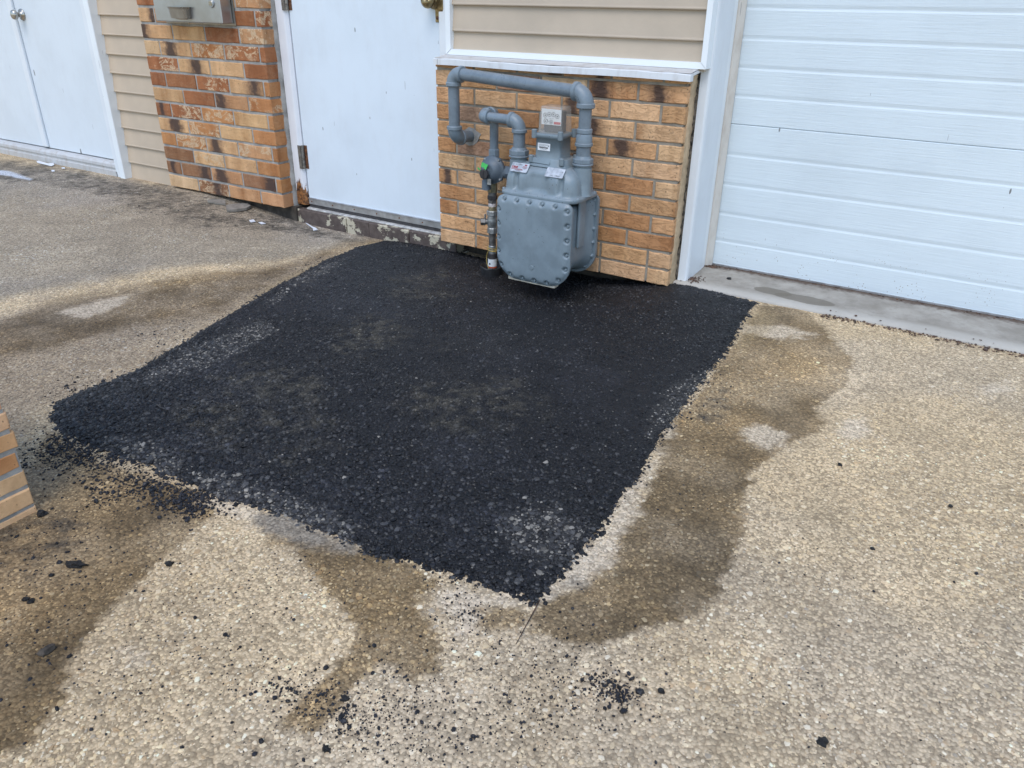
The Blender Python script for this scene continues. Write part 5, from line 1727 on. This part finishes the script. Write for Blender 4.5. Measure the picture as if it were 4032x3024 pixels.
def tilt_card(name, u0, v0, u1, v1, mat, Y, rot=0.0, par=reg):
    a = at_y(*z3(u0, v0), Y); b_ = at_y(*z3(u1, v1), Y)
    cx_, cz_ = (a[0] + b_[0]) / 2, (a[2] + b_[2]) / 2; w_, h_ = abs(b_[0] - a[0]) / 2, abs(a[2] - b_[2]) / 2
    V = []
    for sx__, sz__ in ((-1, -1), (1, -1), (1, 1), (-1, 1)):
        x, z = sx__ * w_, sz__ * h_
        x, z = x * math.cos(rot) - z * math.sin(rot), x * math.sin(rot) + z * math.cos(rot)
        px, pz = cx_ + x, cz_ + z
        d = math.hypot(px - RX, pz - RZ)
        V.append((px, RY - 0.0125 - 0.0260 * max(0, (0.0500 - d)) / 0.0280, pz))
    mb = MB(); mb.add(V, [(0, 1, 2, 3)])
    return part(name, mb, mat, par)
stk = tilt_card("green_sticker", 683, 1352, 787, 1414, M['green'], RY - 0.012, -0.05)
tilt_card("green_sticker", 642, 1412, 682, 1440, M['green'], RY - 0.010, -0.5)
a = at_y(*z3(735, 1382), RY - 0.016)
for k, s in enumerate(("CAUTION", "DO NOT", "TAMPER")):
    text("lettering", s, 0.0052, M['greenink'], stk, (a[0], RY - 0.0185 + 0.0022 * k * -1, a[2] + 0.006 - 0.006 * k), (math.pi / 2 + 0.35, 0.05, 0))
# vent pointing down, side outlet, upper inlet
vx = at_y(*z3(722, 1600), RY - 0.02)
mb = MB(); mb.tube([(vx[0] + 0.006, RY - 0.006, vx[2] + 0.028), (vx[0], RY - 0.012, vx[2] + 0.012), (vx[0], RY - 0.012, vx[2] - 0.018)], [0.015, 0.0185, 0.0185], 18)
part("vent", mb, M['reg'], reg)
mb = MB(); mb.box(vx[0] + 0.018, vx[0] + 0.036, RY - 0.034, RY - 0.031, vx[2] + 0.006, vx[2] + 0.030, 0.0008)
part("seal_tag", mb, M['galv'], reg, "small grey seal tag hanging from the regulator")
mb = MB(); mb.cyl((RX + 0.03, 2.622, RZ - 0.008), (RX + 0.085, 2.622, RZ - 0.008), 0.0245, 18, 0.003); mb.cyl((RX + 0.06, 2.622, RZ - 0.008), (RX + 0.092, 2.622, RZ - 0.008), 0.0285, 6, 0.003, smooth_=False)
part("side_outlet", mb, M['reg'], reg)
mb = MB()
mb.cyl((-1.7295, 2.622, 0.424), (-1.7295, 2.622, 0.455), 0.0215, 8, 0.003, smooth_=False)
mb.tube([(-1.7295, 2.622, 0.426), (-1.7295, 2.622, 0.385)], [0.0195, 0.027], 18)
part("inlet_fitting", mb, M['fitting'], gm)

# riser with its valve
XV, YV = -1.7375, 2.622
def seg(name, z0, z1_, r, mat, n=20, b_=0.0015, tw=0.0, sm=True, label=None):
    mb = MB(); mb.cyl((XV, YV, z0), (XV, YV, z1_), r, n, b_, smooth_=sm, twist=tw)
    return part(name, mb, mat, gm, label)
seg("brass_nut", 0.282, 0.336, 0.0205, M['brassnut'], 6, 0.002, 0.3, False)
seg("nipple", 0.268, 0.285, 0.0175, M['blackpipe'])
seg("hex_nut", 0.252, 0.270, 0.0205, M['cap_dark'], 6, 0.002, 0.2, False)
seg("hex_nut", 0.238, 0.253, 0.0190, M['blackpipe'], 6, 0.002, 0.5, False)
seg("thread_tape", 0.224, 0.2385, 0.0165, M['tape'], 16)
seg("nipple", 0.206, 0.2245, 0.0160, M['brassnut'])
mb = MB()
mb.cyl((XV, YV, 0.188), (XV, YV, 0.208), 0.0245, 8, 0.002, smooth_=False)
mb.tube([(XV, YV, 0.189), (XV, YV, 0.184), (XV, YV, 0.172), (XV, YV, 0.150), (XV, YV, 0.140), (XV, YV, 0.136)], [0.0200, 0.0195, 0.0225, 0.0225, 0.0195, 0.019], 20)
mb.cyl((XV, YV, 0.113), (XV, YV, 0.137), 0.0220, 8, 0.002, smooth_=False)
valve = part("shutoff_valve", mb, M['galv'], gm)
mb = MB(); mb.cyl((XV, YV, 0.1600), (XV - 0.030, YV - 0.018, 0.1600), 0.0120, 14, 0.002); mb.cyl((XV - 0.024, YV - 0.0145, 0.160), (XV - 0.042, YV - 0.025, 0.160), 0.0150, 6, 0.002, smooth_=False)
part("valve_stem", mb, M['blackpipe'], valve)
mb = MB(); mb.box(XV - 0.028, XV - 0.024, YV - 0.020, YV - 0.012, 0.150, 0.192, 0.001)
part("valve_tang", mb, M['galv'], valve)
text("lettering", "SSC", 0.012, M['galv'], valve, (XV + 0.003, YV - 0.0226, 0.158), (math.pi / 2, math.pi / 2, 0), 0.0006)
seg("riser_pipe", 0.060, 0.1135, 0.0150, M['blackpipe'])
seg("riser_pipe", 0.026, 0.0605, 0.0162, M['galv'])
seg("riser_sleeve", -0.12, 0.0265, 0.0188, M['cap_dark'])
mb = MB(); mb.tube([(XV, YV, -0.028), (XV, YV, 0.004)], 0.0192, 20, False)
rl = part("riser_label", mb, M['paper'], gm)
mb = MB(); mb.tube([(XV, YV, -0.035), (XV, YV, -0.0282)], 0.0193, 20, False)
part("riser_label", mb, M['orange'], gm, "orange band of the riser label")
mb = MB(); mb.box(XV - 0.004, XV + 0.002, YV - 0.0202, YV - 0.0193, -0.020, -0.012)
part("printed_mark", mb, M['ink'], rl)
mb = MB()
pts = []
for k in range(46):
    a = k * 0.42; pts.append((XV + (0.0185 + 0.004 * math.sin(k * .9)) * math.cos(a), YV + 0.0185 * math.sin(a), 0.052 - k * 0.00035 + 0.003 * math.sin(a * 0.5)))
pts += [(XV - 0.020, YV - 0.008, 0.030), (XV - 0.0235, YV - 0.010, 0.008), (XV - 0.020, YV - 0.014, -0.015), (XV - 0.006, YV - 0.022, -0.035), (XV + 0.004, YV - 0.024, -0.050)]
mb.tube(pts, 0.0013, 6)
part("tracer_wire", mb, M['yellow'], gm)

mb = MB()
for r0, r1, zz_ in ((0.0445, 0.0445, 0),):
    n_ = 30
    rings = []
    for (r, z) in ((0.044, -0.10), (0.046, -0.030), (0.0465, -0.0245), (0.0415, -0.0245), (0.0405, -0.10)):
        rings.append([(XV + 0.002 + r * math.cos(2 * math.pi * k / n_), YV - 0.012 + r * math.sin(2 * math.pi * k / n_), z + (0.0025 * math.sin(k * 1.3) if z > -0.05 else 0)) for k in range(n_)])
    mb.loft(rings, False, False, True)
slv = part("pipe_sleeve", mb, M['black'], fix=True)
tag(slv, "short black plastic sleeve around the foot of the gas riser", "sleeve")

# ------------------------------------------------------------------ lumps, scraps and debris on the ground
def clod(u, v, size, label, stretch=1.0, k=4032 / 2212, name="asphalt_lump", mat=None, cat="lump", group="asphalt lumps lying on the concrete", zoff=None):
    p = gnd(u * k, v * k)
    import bmesh
    bm = bmesh.new(); bmesh.ops.create_icosphere(bm, subdivisions=2, radius=1.0)
    sd_ = random.uniform(0, 100)
    for vv in bm.verts:
        n_ = 1 + 0.9 * (vnoise(np.array([vv.co.x * 1.6 + sd_]), np.array([vv.co.y * 1.6 + vv.co.z * 1.3 + sd_]))[0] - 0.5) + random.uniform(-.14, .14)
        vv.co = Vector((vv.co.x * stretch, vv.co.y, max(vv.co.z, -0.5) * 0.7)) * n_ * size * 0.78
    a = random.uniform(0, 3.1)
    bmesh.ops.rotate(bm, verts=bm.verts, cent=(0, 0, 0), matrix=Matrix.Rotation(a if stretch < 1.3 else 0.35, 3, 'Z'))
    me = bpy.data.meshes.new(name); bm.to_mesh(me); bm.free()
    o = link(name, me, None, mat or M['clod'])
    o.location = (p[0], p[1], (float(ground_z(p[0], p[1])) if zoff is None else zoff) + size * 0.22)
    tag(o, label, cat, group)
    return o
clod(92, 1112, 0.0135, "squarish black asphalt lump just in front of the near brick pier")
clod(165, 1222, 0.0150, "longest black asphalt lump, a smear on the brown damp concrete", 1.9)
clod(366, 1219, 0.0095, "black asphalt lump on the pale edge of the brown stain")
clod(55, 1296, 0.0075, "asphalt lump in a small cluster low on the brown stain, left one")
clod(68, 1300, 0.0080, "asphalt lump in a small cluster low on the brown stain, right one")
clod(100, 1410, 0.0140, "flat dull grey lump on the brown stain at lower left", 1.2, mat=M['foundation'])
clod(745, 1510, 0.0085, "asphalt lump on pale concrete beside the brown trickle")
clod(1427, 1494, 0.0070, "lone round black asphalt lump right of the dark smudge")
clod(1775, 1604, 0.0105, "pointed black asphalt lump near the bottom edge at right")
clod(1814, 1005, 0.0070, "small black asphalt lump on pale concrete right of the damp stain")
clod(2053, 1094, 0.0060, "small black asphalt lump nearest the right edge")
clod(705, 1640 - 20, 0.0075, "small black asphalt lump at the bottom edge left of centre")
clod(1884, 1186, 0.0055, "tiny asphalt lump between two larger ones in the right of the drive")
clod(1574, 609, 0.0105, "black asphalt lump on the concrete apron by the garage jamb", zoff=0.011)
clod(1494, 606, 0.0045, "tiny black crumb on the concrete apron by the garage jamb", zoff=0.011)
mb = None
# white plastic scraps
def scrap(pts, label, name="plastic_scrap", cat="litter", h=0.0025, mat=None, k=None):
    P = [gnd(x, y) for x, y in pts]
    mb = MB()
    n_ = len(P)
    zt_ = [float(ground_z(p[0], p[1])) + 0.004 for p in P]
    V = [(p[0], p[1], z) for p, z in zip(P, zt_)] + [(p[0], p[1], z + h) for p, z in zip(P, zt_)]
    mb.add(V, [tuple(range(n_)), tuple(range(2 * n_ - 1, n_ - 1, -1))] + [(i, (i + 1) % n_, n_ + (i + 1) % n_, n_ + i) for i in range(n_)])
    o = part(name, mb, mat or M['litter'])
    tag(o, label, cat, "scraps of litter along the wall")
    return o
def zl(x, y): return (x * .7233, 550 + y * .7233)
def zr4(x, y): return (1050 + x * .36166, 650 + y * .36166)
scrap([zr4(*q) for q in ((425, 640), (450, 650), (500, 682), (535, 695), (560, 715), (508, 724), (505, 700), (470, 675))], "broken white plastic fork handle lying at the foot of the brown step", "plastic_fork", "fork")
scrap([zl(*q) for q in ((200, 122), (212, 120), (262, 134), (292, 132), (297, 142), (280, 148), (240, 138), (205, 130))], "white plastic spoon lying below the storage door threshold", "plastic_spoon", "spoon")
scrap([zl(*q) for q in ((1357, 445), (1380, 440), (1392, 451), (1366, 454))], "small square white paper scrap in front of the mottled pier", "paper_scrap")
scrap([zl(*q) for q in ((1408, 456), (1425, 454), (1447, 462), (1425, 465))], "narrow grey paper scrap right of the square one", "paper_scrap")
scrap([zl(*q) for q in ((280, 171), (297, 170), (299, 177), (284, 178))], "tiny white chip just below the plastic spoon", "paint_chip")
scrap([zl(*q) for q in ((336, 157), (352, 155), (356, 161), (340, 163))], "tiny white chip right of the plastic spoon", "paint_chip")
scrap([zl(*q) for q in ((1232, 372), (1280, 365), (1350, 362), (1368, 375), (1345, 388), (1290, 396), (1236, 398))], "flat broken slab of grey mortar under the mottled pier, nearer piece", "mortar_slab", "mortar slab", 0.013, M['stone'])
scrap([zl(*q) for q in ((1130, 345), (1160, 335), (1225, 342), (1230, 362), (1180, 356))], "flat broken slab of grey mortar under the mottled pier, farther piece", "mortar_slab", "mortar slab", 0.010, M['stone'])
scrap([(1650 + x * .36166, 600 + y * .36166) for x, y in ((490, 1100), (530, 1080), (560, 1082), (520, 1098))], "pale sliver in the dark gap under the tan bricks", "wood_sliver", "sliver", 0.002, M['pad'])
# thin dark wire on the patch
mb = MB()
pts = [gnd(*zl(*q)) for q in ((862, 1470), (880, 1488), (905, 1500), (930, 1506))]
mb.tube([(p[0], p[1], float(patch_top(np.array([p[0]]), np.array([p[1]]))[0]) + 0.006) for p in pts], 0.0016, 6)
tw = part("twig", mb, M['cap_dark']); tag(tw, "thin curved black twig lying on the left half of the asphalt patch", "twig")
# brown leaf crumbs by the garage jamb and in the apron joint
lx_, ly_ = [], []
for _ in range(260):
    lx_.append(random.gauss(-0.925, 0.022)); ly_.append(random.choice([random.gauss(2.82, 0.02), random.uniform(3.0, 3.03)]))
for _ in range(240):
    lx_.append(random.uniform(-0.9, 1.2)); ly_.append(random.gauss(3.033, 0.006))
for _ in range(420):
    lx_.append(random.uniform(-0.42, 0.45)); ly_.append(random.gauss(2.737, 0.012))
lx_, ly_ = np.array(lx_), np.array(ly_)
lr_ = np.exp(rng.normal(math.log(0.0028), 0.4, len(lx_)))
lz_ = np.where(ly_ > 2.76, 0.013, 0.003)
lc_ = np.array([[0.085, 0.045, 0.028]]) * rng.uniform(0.4, 1.8, (len(lx_), 1))
db = link("leaf_debris", stone_mesh("leaf_debris", lx_, ly_, lz_, lr_, lc_, 0.5), None, M['lump'])
tag(db, "brown leaf crumbs and dirt along the garage door and apron joint", "debris", kind="stuff")

print("tris", sum(len(o.data.loops) - 2 * len(o.data.polygons) for o in bpy.data.objects if o.type == 'MESH'), "objects", len(bpy.data.objects))
